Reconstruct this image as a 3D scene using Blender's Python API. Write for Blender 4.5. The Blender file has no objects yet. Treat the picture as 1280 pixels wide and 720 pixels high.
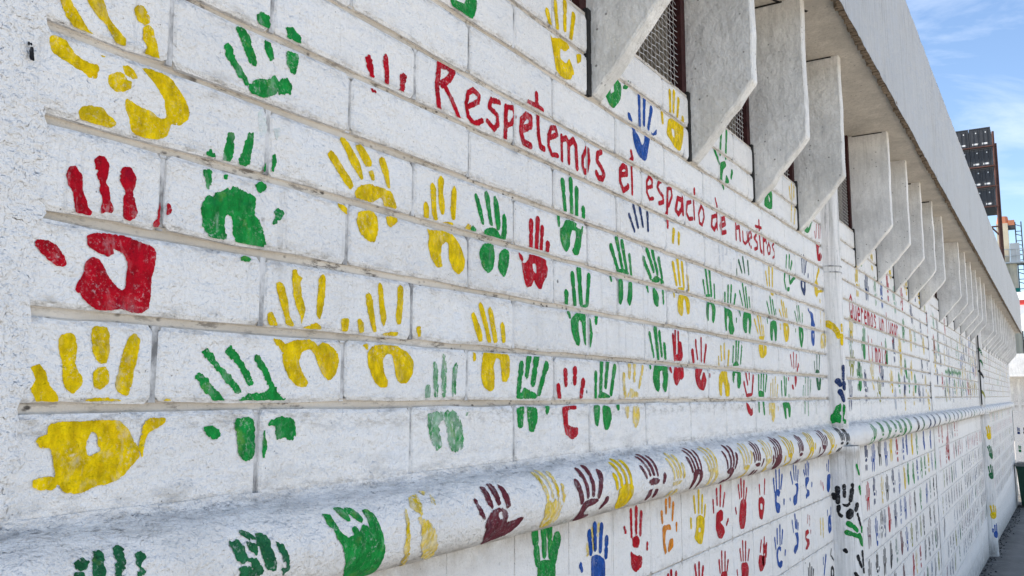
import bpy, math, random
import numpy as np
from mathutils import Vector

# ------------------------------------------------------------------ camera, sky, sun, exposure
scene = bpy.context.scene
COL = scene.collection
H = 1.72                                   # eye height above the alley at the camera
DW = 0.92                                  # distance from the camera to the wall face (wall face is y = 0, the alley is y < 0)
YAW = math.atan2(680.0, math.hypot(1080.0, 135.0))
PITCH = math.atan2(135.0, 1080.0)
cam_data = bpy.data.cameras.new('camera')
cam = bpy.data.objects.new('camera', cam_data)
COL.objects.link(cam)
cam.location = (0.0, -DW, H)
fwd = Vector((math.cos(YAW) * math.cos(PITCH), math.sin(YAW) * math.cos(PITCH), math.sin(PITCH)))
cam.rotation_euler = fwd.to_track_quat('-Z', 'Y').to_euler()
cam_data.sensor_width = 36.0
cam_data.lens = 36.0 * 1080.0 / 1280.0
cam_data.clip_start = 0.02
cam_data.clip_end = 3000.0
scene.camera = cam

SUN_EL, SUN_AZ = math.radians(62), math.radians(112)     # azimuth counter-clockwise from +x: behind the building
world = bpy.data.worlds.new('World')
scene.world = world
world.use_nodes = True
wn, wl = world.node_tree.nodes, world.node_tree.links
wn.clear()
w_out = wn.new('ShaderNodeOutputWorld')
w_bg = wn.new('ShaderNodeBackground')
w_bg.inputs['Strength'].default_value = 0.10
sky = wn.new('ShaderNodeTexSky')
sky.sky_type = 'NISHITA'
sky.sun_disc = False
sky.sun_elevation = SUN_EL
sky.sun_rotation = math.radians(90) - SUN_AZ
sky.air_density = 1.0
sky.dust_density = 0.2
sky.ozone_density = 2.4
w_tc = wn.new('ShaderNodeTexCoord')
w_map = wn.new('ShaderNodeMapping')
w_map.inputs['Scale'].default_value = (1.0, 1.0, 2.6)
w_map.inputs['Rotation'].default_value = (0.12, 0.05, 0.5)
w_n = wn.new('ShaderNodeTexNoise')
w_n.inputs['Scale'].default_value = 3.1
w_n.inputs['Detail'].default_value = 9.0
w_n.inputs['Roughness'].default_value = 0.58
w_n.inputs['Distortion'].default_value = 0.5
w_r = wn.new('ShaderNodeValToRGB')
w_r.color_ramp.elements[0].position = 0.46
w_r.color_ramp.elements[0].color = (0, 0, 0, 1)
w_r.color_ramp.elements[1].position = 0.80
w_r.color_ramp.elements[1].color = (1, 1, 1, 1)
w_mix = wn.new('ShaderNodeMixRGB')
w_mix.inputs['Color2'].default_value = (6.2, 6.5, 7.0, 1)
wl.new(w_tc.outputs['Generated'], w_map.inputs['Vector'])
wl.new(w_map.outputs['Vector'], w_n.inputs['Vector'])
wl.new(w_n.outputs['Fac'], w_r.inputs['Fac'])
wl.new(w_r.outputs['Color'], w_mix.inputs['Fac'])
wl.new(sky.outputs['Color'], w_mix.inputs['Color1'])
wl.new(w_mix.outputs['Color'], w_bg.inputs['Color'])
wl.new(w_bg.outputs['Background'], w_out.inputs['Surface'])

sun_data = bpy.data.lights.new('sun', 'SUN')
sun_data.energy = 4.0
sun_data.angle = math.radians(0.53)
sun_data.color = (1.0, 0.955, 0.89)
sun = bpy.data.objects.new('sun', sun_data)
COL.objects.link(sun)
sun_dir = Vector((math.cos(SUN_AZ) * math.cos(SUN_EL), math.sin(SUN_AZ) * math.cos(SUN_EL), math.sin(SUN_EL)))
sun.rotation_euler = sun_dir.to_track_quat('Z', 'Y').to_euler()
sun.location = (0, 6, 12)

scene.view_settings.view_transform = 'Standard'
scene.view_settings.look = 'None'
scene.view_settings.exposure = 1.18
scene.view_settings.gamma = 1.0
scene.view_settings.use_curve_mapping = False
scene.cycles.max_bounces = 8
scene.cycles.diffuse_bounces = 5

# ------------------------------------------------------------------ materials
class NT:
    def __init__(s, name):
        s.m = bpy.data.materials.new(name); s.m.use_nodes = True
        s.n, s.l = s.m.node_tree.nodes, s.m.node_tree.links
        s.b = s.n['Principled BSDF']
        s.pos = s.n.new('ShaderNodeNewGeometry').outputs['Position']
    def sock(s, v, i):
        if hasattr(v, 'links'): s.l.new(v, i)
        elif isinstance(v, tuple): i.default_value = (*v, 1.0)[:len(i.default_value)]
        else: i.default_value = v
    def noise(s, scale, detail=4.0, rough=0.55, stretch=None, dist=0.0):
        t = s.n.new('ShaderNodeTexNoise'); t.inputs['Scale'].default_value = scale
        t.inputs['Detail'].default_value = detail; t.inputs['Roughness'].default_value = rough
        t.inputs['Distortion'].default_value = dist
        v = s.pos
        if stretch:
            mp = s.n.new('ShaderNodeMapping'); mp.inputs['Scale'].default_value = stretch
            s.l.new(s.pos, mp.inputs['Vector']); v = mp.outputs['Vector']
        s.l.new(v, t.inputs['Vector']); return t.outputs['Fac']
    def voro(s, scale, feature='F1', stretch=None):
        t = s.n.new('ShaderNodeTexVoronoi'); t.inputs['Scale'].default_value = scale; t.feature = feature
        v = s.pos
        if stretch:
            mp = s.n.new('ShaderNodeMapping'); mp.inputs['Scale'].default_value = stretch
            s.l.new(s.pos, mp.inputs['Vector']); v = mp.outputs['Vector']
        s.l.new(v, t.inputs['Vector']); return t.outputs['Distance']
    def ramp(s, f, a, b, lo=0.0, hi=1.0):
        t = s.n.new('ShaderNodeMapRange'); t.inputs['From Min'].default_value = a; t.inputs['From Max'].default_value = b
        t.inputs['To Min'].default_value = lo; t.inputs['To Max'].default_value = hi
        s.sock(f, t.inputs['Value']); return t.outputs['Result']
    def math(s, op, a, b=0.0):
        t = s.n.new('ShaderNodeMath'); t.operation = op; s.sock(a, t.inputs[0]); s.sock(b, t.inputs[1]); return t.outputs[0]
    def mix(s, f, a, b, mode='MIX'):
        t = s.n.new('ShaderNodeMixRGB'); t.blend_type = mode
        s.sock(f, t.inputs['Fac']); s.sock(a, t.inputs['Color1']); s.sock(b, t.inputs['Color2']); return t.outputs['Color']
    def xyz(s):
        t = s.n.new('ShaderNodeSeparateXYZ'); s.l.new(s.pos, t.inputs[0]); return t.outputs
    def bump(s, h, strength, dist=0.002, prev=None):
        t = s.n.new('ShaderNodeBump'); t.inputs['Strength'].default_value = strength; t.inputs['Distance'].default_value = dist
        s.sock(h, t.inputs['Height'])
        if prev is not None: s.l.new(prev, t.inputs['Normal'])
        return t.outputs['Normal']
    def done(s, color, rough=0.6, normal=None, spec=0.3):
        s.sock(color, s.b.inputs['Base Color']); s.sock(rough, s.b.inputs['Roughness'])
        s.b.inputs['Specular IOR Level'].default_value = spec
        if normal is not None: s.l.new(normal, s.b.inputs['Normal'])
        return s.m

def wall_bump(t, k=1.0):
    """brushed masonry paint over concrete: fine grain, brush drag, soft lumps and pin holes"""
    n = t.bump(t.noise(430, 2, 0.5), 0.8 * k, 0.0016)
    n = t.bump(t.noise(185, 2, 0.5), 1.0 * k, 0.0036, n)
    n = t.bump(t.noise(62, 3, 0.5, (0.8, 1.0, 1.0)), 0.9 * k, 0.0062, n)
    n = t.bump(t.noise(12, 3, 0.5), 0.9 * k, 0.022, n)
    return n

def white_paint(name, base, ledge_dirt_shade=False, rough_cast=False, streak=False, k=1.0, brick=0.0):
    t = NT(name)
    tone = t.noise(2.3, 4, 0.6)
    c = t.mix(t.ramp(tone, 0.3, 0.7), tuple(v * 0.92 for v in base), base)
    # brush drag in slightly different batches of white, and fine grain with dust in the hollows
    c = t.mix(t.ramp(t.noise(30, 6, 0.75, (0.22, 1, 1.5), 0.5), 0.47, 0.72, 0, 0.42), c, (base[0] * 0.80, base[1] * 0.81, base[2] * 0.83))
    c = t.mix(t.ramp(t.noise(260, 4, 0.7, (0.8, 1, 1)), 0.54, 0.70, 0, 0.30), c, (base[0] * 0.62, base[1] * 0.62, base[2] * 0.64))
    # bluish and cream patches where it was touched up
    c = t.mix(t.ramp(t.noise(7.5, 3, 0.6), 0.56, 0.66, 0, 0.5), c, (base[0] * 0.93, base[1] * 0.955, base[2] * 1.0))
    # no two bricks took the same coats
    oi = t.n.new('ShaderNodeObjectInfo').outputs['Random']
    c = t.mix(t.ramp(oi, 0.0, 1.0, 0.0, 0.12), c, (base[0] * 0.70, base[1] * 0.71, base[2] * 0.74))
    # grime wiped along the arrises of each brick
    tc = t.n.new('ShaderNodeTexCoord'); sp = t.n.new('ShaderNodeSeparateXYZ'); t.l.new(tc.outputs['Object'], sp.inputs[0])
    if brick:
        ez = t.ramp(t.math('ABSOLUTE', sp.outputs[2]), brick - 0.020, brick - 0.002)
        gr = t.math('MULTIPLY', ez, t.ramp(t.noise(48, 7, 0.8, (0.5, 1, 1.2)), 0.47, 0.62))
        c = t.mix(t.math('MULTIPLY', gr, 0.62), c, (0.34, 0.32, 0.29))
    # broad rain-washed grime
    c = t.mix(t.ramp(t.noise(4.2, 7, 0.72, (1.0, 1.0, 0.45)), 0.53, 0.72, 0, 0.36), c, (0.52, 0.51, 0.49))
    if not rough_cast:
        dr = t.math('MULTIPLY', t.ramp(t.noise(15, 6, 0.75, (3.0, 3.0, 0.16)), 0.55, 0.66), t.ramp(t.noise(2.7, 4, 0.6), 0.46, 0.62))
        c = t.mix(t.math('MULTIPLY', dr, 0.45), c, (0.40, 0.385, 0.36))
    # scuffs: thin grey scratches
    sc = t.ramp(t.noise(75, 6, 0.78, (1.0, 1.0, 0.55), 0.7), 0.61, 0.68, 0, 0.75)
    c = t.mix(t.math('MULTIPLY', sc, t.ramp(t.noise(6.0, 4), 0.49, 0.62)), c, (0.27, 0.27, 0.28))
    # dark flecks where the paint has come away, in loose clusters
    fl = t.math('MULTIPLY', t.ramp(t.noise(150, 5, 0.8), 0.635, 0.675), t.ramp(t.noise(7.0, 4, 0.65), 0.50, 0.60))
    c = t.mix(t.math('MULTIPLY', fl, 0.85), c, (0.14, 0.135, 0.125))
    # small chips and pin holes
    pin = t.math('MULTIPLY', t.ramp(t.voro(75), 0.10, 0.04), t.ramp(t.noise(9, 3), 0.53, 0.58))
    c = t.mix(t.math('MULTIPLY', pin, 0.9), c, (0.085, 0.08, 0.075))
    big = t.math('MULTIPLY', t.ramp(t.voro(17), 0.085, 0.05), t.ramp(t.noise(40, 4, 0.7), 0.42, 0.55))
    c = t.mix(t.math('MULTIPLY', big, t.ramp(t.noise(3.1, 2), 0.50, 0.56)), c, (0.10, 0.095, 0.09))
    if streak:
        st = t.ramp(t.noise(6, 7, 0.72, (6.0, 6.0, 0.25)), 0.46, 0.66, 0, 0.62)
        c = t.mix(st, c, (0.40, 0.40, 0.38))
        st2 = t.math('MULTIPLY', t.ramp(t.noise(11, 7, 0.8, (5.0, 5.0, 0.22)), 0.53, 0.61), t.ramp(t.noise(1.3, 4, 0.6), 0.42, 0.56))
        c = t.mix(t.math('MULTIPLY', st2, 0.7), c, (0.16, 0.155, 0.145))
    if ledge_dirt_shade:
        z = t.xyz()[2]
        near = t.math('MULTIPLY', t.ramp(z, H - 0.140, H - 0.112, 1.0, 0.0), t.ramp(z, H - 0.158, H - 0.146, 0.0, 1.0))
        soot = t.ramp(t.noise(75, 7, 0.8, (0.5, 1, 1.3), 0.3), 0.54, 0.64)
        c = t.mix(t.math('MULTIPLY', t.math('MULTIPLY', near, soot), 0.85), c, (0.15, 0.15, 0.15))
        wide = t.math('MULTIPLY', t.ramp(z, H - 0.140, H - 0.055, 1.0, 0.0), t.ramp(z, H - 0.150, H - 0.140, 0.0, 1.0))
        c = t.mix(t.math('MULTIPLY', t.math('MULTIPLY', wide, t.ramp(t.noise(28, 7, 0.78, (0.45, 1, 1.6), 0.2), 0.46, 0.64)), 0.6), c, (0.36, 0.36, 0.355))
        top = t.math('MULTIPLY', t.ramp(z, H - 0.175, H - 0.140, 0.0, 1.0), t.ramp(z, H - 0.125, H - 0.135, 0.0, 1.0))
        c = t.mix(t.math('MULTIPLY', t.math('MULTIPLY', top, t.ramp(t.noise(48, 7, 0.75, (0.3, 1, 1), 0.2), 0.45, 0.64)), 0.55), c, (0.25, 0.25, 0.25))
        und = t.math('MULTIPLY', t.ramp(z, H - 0.262, H - 0.335, 1.0, 0.0), t.ramp(z, H - 0.24, H - 0.262, 0.0, 1.0))  # shade below the ledge painted in as brown, together with dirt
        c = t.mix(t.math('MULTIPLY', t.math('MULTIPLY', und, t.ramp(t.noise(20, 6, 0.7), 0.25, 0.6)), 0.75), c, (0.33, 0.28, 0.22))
        foot = t.math('ADD', z, t.math('MULTIPLY', t.xyz()[0], 0.034))      # height above the sloping alley
        lo = t.math('MULTIPLY', t.ramp(foot, 0.30, 0.02, 0.0, 1.0), t.ramp(t.noise(9, 6, 0.75), 0.30, 0.58))
        c = t.mix(t.math('MULTIPLY', lo, 0.8), c, (0.16, 0.15, 0.13))
    nrm = wall_bump(t, k)
    if rough_cast:
        nrm = t.bump(t.noise(95, 3, 0.55), 1.0, 0.0075, nrm)
    return t.done(c, t.ramp(tone, 0.3, 0.7, 0.5, 0.68), nrm, 0.25)

WHITE = (0.915, 0.905, 0.885)
M = {}
M['brick'] = white_paint('white_painted_brick', WHITE, ledge_dirt_shade=True, brick=0.0465)
M['block'] = white_paint('white_painted_block', (0.91, 0.89, 0.86), ledge_dirt_shade=True, k=0.7, brick=0.101)
M['plaster'] = white_paint('white_rough_plaster', (0.93, 0.92, 0.90), ledge_dirt_shade=True, rough_cast=True)
M['ledge'] = white_paint('white_painted_ledge', (0.90, 0.885, 0.86), ledge_dirt_shade=True, k=1.1)
M['pipe'] = white_paint('white_painted_pipe', (0.92, 0.905, 0.88), ledge_dirt_shade=True, streak=True, k=0.6)
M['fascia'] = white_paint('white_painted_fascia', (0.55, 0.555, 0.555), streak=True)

def concrete(name, base, k=1.0, dark=(0.13, 0.12, 0.11)):
    t = NT(name)
    m = lambda q: tuple(v * q for v in base)
    c = t.mix(t.ramp(t.noise(5, 6, 0.65), 0.35, 0.65), m(0.74), base)
    c = t.mix(t.ramp(t.noise(14, 7, 0.75, (3.0, 3.0, 0.35), 0.6), 0.46, 0.68, 0, 0.55 * min(k, 1.2)), c, m(0.55))
    c = t.mix(t.ramp(t.noise(110, 5, 0.75), 0.50, 0.68, 0, 0.5), c, m(0.60))
    c = t.mix(t.ramp(t.noise(9, 5, 0.7), 0.58, 0.70, 0, 0.5), c, tuple(min(1, v * 1.12) for v in base))
    pit = t.math('MULTIPLY', t.ramp(t.voro(34), 0.15, 0.06), t.ramp(t.noise(11, 2), 0.47, 0.54))
    c = t.mix(t.math('MULTIPLY', pit, 0.85), c, dark)
    sc = t.math('MULTIPLY', t.ramp(t.noise(26, 6, 0.8, None, 1.5), 0.64, 0.70), t.ramp(t.noise(3.5, 3), 0.50, 0.62))
    c = t.mix(t.math('MULTIPLY', sc, 0.7), c, (0.20, 0.18, 0.16))
    n = t.bump(t.noise(160, 4, 0.6), 0.7 * k, 0.002)
    n = t.bump(t.noise(30, 5, 0.6), 0.7 * k, 0.010, n)
    return t.done(c, 0.75, n, 0.2)
M['fin'] = concrete('weathered_limewashed_concrete', (0.93, 0.92, 0.885), 1.5)
M['fin_white'] = concrete('limewashed_concrete', (0.95, 0.94, 0.91), 1.0)
M['soffit'] = concrete('tan_soffit_concrete', (0.68, 0.63, 0.55), 0.9)  # warm ground bounce put into the tan of dirty white concrete
M['drip'] = concrete('crumbled_brown_edge', (0.30, 0.235, 0.17), 2.0)

def mortar_mat():
    t = NT('dusty_mortar')
    c = t.mix(t.ramp(t.noise(9, 5, 0.65, (0.35, 1, 1)), 0.35, 0.65), (0.52, 0.47, 0.40), (0.72, 0.675, 0.61))
    d = t.math('MULTIPLY', t.ramp(t.noise(70, 5, 0.75, (0.4, 1, 1.4)), 0.53, 0.61), t.ramp(t.noise(6, 3, 0.6), 0.40, 0.58))
    c = t.mix(t.math('MULTIPLY', d, 0.85), c, (0.13, 0.115, 0.10))
    spk = t.math('MULTIPLY', t.ramp(t.voro(95, 'F1', (0.6, 1, 1)), 0.30, 0.16), t.ramp(t.noise(13, 4, 0.65, (0.8, 1, 1)), 0.50, 0.60))
    c = t.mix(t.math('MULTIPLY', spk, 0.9), c, (0.06, 0.052, 0.045))
    n = t.bump(t.noise(210, 4, 0.65), 0.7, 0.002)
    n = t.bump(t.noise(55, 4, 0.6), 0.8, 0.006, n)
    return t.done(c, 0.85, n, 0.1)
M['mortar'] = mortar_mat()
def crack_mat():
    t = NT('grey_joint_filler')
    c = t.mix(t.ramp(t.noise(26, 5, 0.7, (1, 1, 0.6)), 0.36, 0.58), (0.20, 0.20, 0.20), (0.70, 0.70, 0.70))
    return t.done(c, 0.8, t.bump(t.noise(150, 4), 0.6, 0.002), 0.1)
M['joint'] = crack_mat()

PAINT = {  # what the paint itself looks like
    'yellow': (0.80, 0.55, 0.003), 'red': (0.46, 0.004, 0.016), 'green': (0.012, 0.27, 0.050), 'darkgreen': (0.018, 0.14, 0.055),
    'blue': (0.016, 0.085, 0.36), 'navy': (0.020, 0.042, 0.135), 'maroon': (0.135, 0.024, 0.036), 'black': (0.022, 0.022, 0.024),
    'orange': (0.74, 0.25, 0.015), 'olive': (0.30, 0.31, 0.045), 'palegreen': (0.36, 0.55, 0.42), 'greyblue': (0.38, 0.42, 0.50),
    'palemaroon': (0.50, 0.33, 0.36), 'palered': (0.66, 0.36, 0.36), 'grey': (0.38, 0.38, 0.39), 'mint': (0.16, 0.46, 0.24)}
def paint(color, wear):
    key = color + '_' + wear
    if key in M: return M[key]
    c0 = PAINT[color]
    t = NT(('worn_' if wear != 'solid' else '') + color + '_wall_paint')
    v = t.noise(70, 5, 0.65, (1, 1, 0.55))
    c = t.mix(t.ramp(v, 0.35, 0.68), tuple(x * 0.62 for x in c0), tuple(min(1, x * 1.30) for x in c0))
    # thick ridges and dabs from the palm, second coats that show through
    c = t.mix(t.ramp(t.noise(24, 4, 0.6, None, 0.8), 0.56, 0.66, 0, 0.5), c, (c0[0] * 0.55, c0[1] * 0.62, c0[2] * 0.9 + 0.008))
    if color in ('green', 'darkgreen'): c = t.mix(t.ramp(t.noise(31, 4, 0.6), 0.58, 0.70, 0, 0.45), c, (0.20, 0.36, 0.06))
    if color == 'yellow': c = t.mix(t.ramp(t.noise(27, 4, 0.6), 0.55, 0.70, 0, 0.45), c, (0.80, 0.46, 0.004))
    f = t.math('MULTIPLY', t.ramp(t.noise(190, 4, 0.75), 0.54, 0.66, 0, 0.55), t.ramp(t.noise(18, 4, 0.65), 0.45, 0.64))
    # where the palm pressed less the white grins through
    thin = t.math('MULTIPLY', t.ramp(t.noise(48, 5, 0.7, (1, 1, 0.6), 0.4), 0.54, 0.70, 0, 0.34), t.ramp(t.noise(9, 3, 0.5), 0.40, 0.60))
    f = t.math('MAXIMUM', f, thin)
    if wear == 'worn': f = t.math('MAXIMUM', t.ramp(t.noise(120, 5, 0.75, (1, 1, 0.5)), 0.47, 0.66, 0, 0.85), t.ramp(t.noise(30, 3), 0.40, 0.70, 0, 0.55))
    if wear == 'faint': f = t.ramp(t.noise(120, 5, 0.75), 0.25, 0.60, 0.45, 0.95)
    c = t.mix(f, c, (0.80, 0.81, 0.82))
    n = wall_bump(t, 0.9)
    M[key] = t.done(c, t.ramp(v, 0.3, 0.7, 0.5, 0.7), n, 0.06)
    return M[key]

def plain(name, c, rough=0.6, vary=0.25, scale=6.0, bump=0.3, spec=0.3, metal=0.0):
    t = NT(name)
    col = t.mix(t.ramp(t.noise(scale, 5, 0.65), 0.3, 0.7), tuple(x * (1 - vary) for x in c), tuple(min(1, x * (1 + vary * 0.4)) for x in c))
    m = t.done(col, rough, t.bump(t.noise(scale * 12, 4), bump, 0.003), spec)
    t.b.inputs['Metallic'].default_value = metal
    return m
M['wire'] = plain('white_painted_wire', (0.85, 0.84, 0.82), 0.6, 0.3, 40)
M['rust'] = plain('dark_red_oxide_paint', (0.05, 0.013, 0.013), 0.7, 0.5, 30)
M['inside'] = plain('painted_room_darkness', (0.012, 0.012, 0.012), 0.9)
M['slot'] = plain('flat_black', (0.03, 0.03, 0.03), 0.9)  # black for the painted gap shade, also cracks, litter and wheels
M['roof'] = plain('grey_roof_concrete', (0.30, 0.29, 0.28), 0.9)
M['cable'] = plain('black_cable_rubber', (0.02, 0.022, 0.022), 0.5)

def asphalt():
    t = NT('worn_asphalt')
    c = t.mix(t.ramp(t.noise(1.6, 5, 0.6), 0.3, 0.7), (0.15, 0.147, 0.138), (0.24, 0.235, 0.22))
    c = t.mix(t.ramp(t.voro(90), 0.0, 0.5, 0.45, 0.0), c, (0.20, 0.195, 0.185))
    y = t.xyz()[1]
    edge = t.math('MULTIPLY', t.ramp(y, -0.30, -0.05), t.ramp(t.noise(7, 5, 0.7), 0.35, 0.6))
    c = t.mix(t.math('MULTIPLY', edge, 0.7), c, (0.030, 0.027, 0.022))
    lit = t.ramp(t.noise(14, 2, 0.5), 0.68, 0.72)
    c = t.mix(t.math('MULTIPLY', lit, 0.6), c, (0.30, 0.29, 0.27))
    n = t.bump(t.voro(140), 0.6, 0.006)
    n = t.bump(t.noise(6, 4), 0.4, 0.03, n)
    return t.done(c, 0.85, n, 0.2)
M['asphalt'] = asphalt()
M['yard'] = plain('pale_concrete_yard', (0.54, 0.48, 0.40), 0.9, 0.25, 0.8, 0.4)
M['water'] = plain('harbour_water', (0.03, 0.06, 0.07), 0.12, 0.3, 0.05, 0.5, 0.5)
M['hull'] = plain('weathered_black_hull', (0.035, 0.035, 0.04), 0.6, 0.3, 0.2)
M['boxgrey'] = plain('charcoal_container_paint', (0.050, 0.053, 0.060), 0.55, 0.3, 0.8)
M['boxrust'] = plain('rusty_red_lashing', (0.11, 0.05, 0.04), 0.8, 0.4, 1.0)
M['cream'] = plain('cream_ship_paint', (0.72, 0.64, 0.49), 0.6, 0.18, 0.5)
M['orange_part'] = plain('orange_ship_paint', (0.62, 0.24, 0.13), 0.6, 0.2, 0.5)
M['white_part'] = plain('white_ship_paint', (0.78, 0.78, 0.76), 0.6, 0.15, 0.5)
M['steel'] = plain('dark_mast_steel', (0.07, 0.08, 0.09), 0.6, 0.3, 0.5)
M['teal'] = plain('teal_machine_paint', (0.02, 0.30, 0.25), 0.6, 0.2, 0.5)
M['bin'] = plain('dark_green_bin_plastic', (0.010, 0.045, 0.030), 0.45, 0.3, 8)
M['bingrey'] = plain('grey_bin_lid_plastic', (0.16, 0.17, 0.17), 0.5, 0.2, 8)
M['redtrim'] = plain('red_awning_trim', (0.62, 0.06, 0.05), 0.6, 0.2, 4)
M['whitetrim'] = plain('white_awning_panel', (0.80, 0.80, 0.80), 0.5, 0.15, 4)
# ------------------------------------------------------------------ helpers
R = random.Random(7)
def link(name, verts, faces, mat, parent=None, loc=(0, 0, 0), smooth=False):
    me = bpy.data.meshes.new(name)
    me.from_pydata(verts, [], faces)
    me.materials.append(mat)
    if smooth: me.polygons.foreach_set('use_smooth', [True] * len(me.polygons))
    me.update()
    o = bpy.data.objects.new(name, me)
    COL.objects.link(o)
    o.location = loc
    if parent: o.parent = parent
    return o
def inst(name, me, parent=None, loc=(0, 0, 0)):
    o = bpy.data.objects.new(name, me); COL.objects.link(o); o.location = loc
    if parent: o.parent = parent
    return o
def empty(name, label=None, cat=None, loc=(0, 0, 0), group=None):
    o = bpy.data.objects.new(name, None); COL.objects.link(o); o.location = loc
    o.empty_display_size = 0.2
    return tag(o, label, cat, group)
def tag(o, label=None, cat=None, group=None, kind=None):
    if label: o['label'] = label
    if cat: o['category'] = cat
    if group: o['group'] = group
    if kind: o['kind'] = kind
    return o
class MB:
    def __init__(s): s.v, s.f = [], []
    def add(s, vs, fs):
        k = len(s.v); s.v += vs; s.f += [tuple(i + k for i in f) for f in fs]; return s
    def box(s, x0, y0, z0, x1, y1, z1):
        return s.add([(x0, y0, z0), (x1, y0, z0), (x1, y1, z0), (x0, y1, z0), (x0, y0, z1), (x1, y0, z1), (x1, y1, z1), (x0, y1, z1)],
                     [(0, 3, 2, 1), (4, 5, 6, 7), (0, 1, 5, 4), (1, 2, 6, 5), (2, 3, 7, 6), (3, 0, 4, 7)])
    def bar(s, a, b, r, n=4, r2=None):
        a, b = Vector(a), Vector(b); d = (b - a).normalized()
        u = d.orthogonal().normalized(); w = d.cross(u); r2 = r if r2 is None else r2
        vs = [tuple(p + (u * math.cos(t) + w * math.sin(t)) * q) for p, q in ((a, r), (b, r2)) for t in [2 * math.pi * (i + .5) / n for i in range(n)]]
        return s.add(vs, [(i, (i + 1) % n, n + (i + 1) % n, n + i) for i in range(n)] + [tuple(range(n - 1, -1, -1)), tuple(range(n, 2 * n))])
    def grid(s, nu, nv, fn):
        k = [fn(i / nu, j / nv) for j in range(nv + 1) for i in range(nu + 1)]
        w = nu + 1
        return s.add(k, [(j * w + i, j * w + i + 1, (j + 1) * w + i + 1, (j + 1) * w + i) for j in range(nv) for i in range(nu)])
    def build(s, name, mat, parent=None, loc=(0, 0, 0), smooth=False): return link(name, s.v, s.f, mat, parent, loc, smooth)

# value noise on the wall, in numpy (for ragged paint edges and uneven casts)
def hsh(a, b, seed):
    h = np.sin(a * 127.1 + b * 311.7 + seed * 74.7) * 43758.5453
    return h - np.floor(h)
def vnoise(x, y, seed=0):
    xi, yi = np.floor(x), np.floor(y); fx, fy = x - xi, y - yi
    fx, fy = fx * fx * (3 - 2 * fx), fy * fy * (3 - 2 * fy)
    a, b = hsh(xi, yi, seed), hsh(xi + 1, yi, seed); c, d = hsh(xi, yi + 1, seed), hsh(xi + 1, yi + 1, seed)
    return (a + (b - a) * fx) * (1 - fy) + (c + (d - c) * fx) * fy

# ------------------------------------------------------------------ wall layout (u along the wall = x, w = height above the eye)
JOINTS = [-0.118, -0.0135, 0.090, 0.197, 0.304, 0.409, 0.513, 0.616, 0.724, 0.830, 0.935]     # centres of the bed joints, brickwork above the ledge
BL, PH0, PH1 = 0.3295, 0.165, 0.330                                                          # brick module, phases of alternate courses
LOWJ = [-0.255, -0.460, -0.665, -0.870, -1.075, -1.280, -1.485, -1.690, -1.895, -2.10, -2.31, -2.52, -2.80]
KL, KPH = 0.2235, 1.706
BAYS = [(0.490, 4.335), (4.47, 8.375), (8.625, 13.93), (14.07, 23.95)]
FINS = [1.84, 2.535, 3.215, 3.880, 5.19, 5.90, 6.59, 7.29, 7.96, 9.40, 10.13, 10.88, 11.62, 12.36, 13.10] + [14.62 + .73 * i for i in range(13)]
FT, FO = 0.054, 0.200            # fin thickness and projection
SOF, FIN_BOT, FIN_COR = 1.500, 0.733, 0.955
def proud(row, k, low):          # every brick stands a touch in front of or behind its neighbours
    return (hsh(row * 1.0, k * 1.0, 5 + low) - 0.4) * (0.0022 if not low else 0.0012)

def ground_z(x): return 0.0 if x < 0 else (-0.034 * x if x < 30 else -1.02)

# ------------------------------------------------------------------ ground
def gz_grid(x0, x1, y0, y1, dz):
    xs = [x for x in (x0, 0.0, 30.0, x1) if x0 <= x <= x1]; xs = sorted(set(xs))
    mb = MB()
    for a, b in zip(xs, xs[1:]):
        mb.add([(a, y0, ground_z(a) + dz), (b, y0, ground_z(b) + dz), (b, y1, ground_z(b) + dz), (a, y1, ground_z(a) + dz)], [(0, 1, 2, 3)])
    return mb
tag(gz_grid(-400, 1500, -900, 900, -0.012).build('ground', M['yard']), kind='structure')
tag(gz_grid(-60, 48, -2.35, 0.3, 0.0).build('alley', M['asphalt']), kind='structure')
tag(MB().add([(62, -60, -1.0), (1400, -60, -1.0), (1400, 800, -1.0), (62, 800, -1.0)], [(0, 1, 2, 3)]).build('water', M['water']), kind='structure')
# leaf litter and clods lying along the foot of the wall
cl = MB()
for _ in range(420):
    x = 6 + R.random() ** 1.1 * 18; y = -abs(R.gauss(0, .07)) - .01; s = R.uniform(.010, .034); z = ground_z(x); q = R.random() * 6.28
    if abs(x - 14) < .2: y -= .10
    cl.add([(x + s * math.cos(q + t), y + s * .6 * math.sin(q + t), z - .002) for t in (0, 1.26, 2.5, 3.77, 5.0)] + [(x, y, z + s * R.uniform(.25, .7))], [(i, (i + 1) % 5, 5) for i in range(5)])
tag(cl.build('litter', M['slot']), kind='stuff')
# grit washed up against the foot of the wall
g = MB()
for _ in range(900):
    x = 5 + R.random() ** 1.2 * 20; y = -abs(R.gauss(0, .055)) - .01; s = R.uniform(.003, .009); z = ground_z(x)
    a = R.random() * 6.28
    g.add([(x + s * math.cos(a + q), y + s * math.sin(a + q), z - .002) for q in (0, 2.1, 4.2)] + [(x, y, z + s * R.uniform(.5, 1.1))], [(0, 1, 3), (1, 2, 3), (2, 0, 3)])
tag(g.build('gravel', M['asphalt']), kind='stuff')

# ------------------------------------------------------------------ the wall
wall = empty('painted_wall', 'long white painted brick wall covered in colourful handprints', 'wall')

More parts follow.
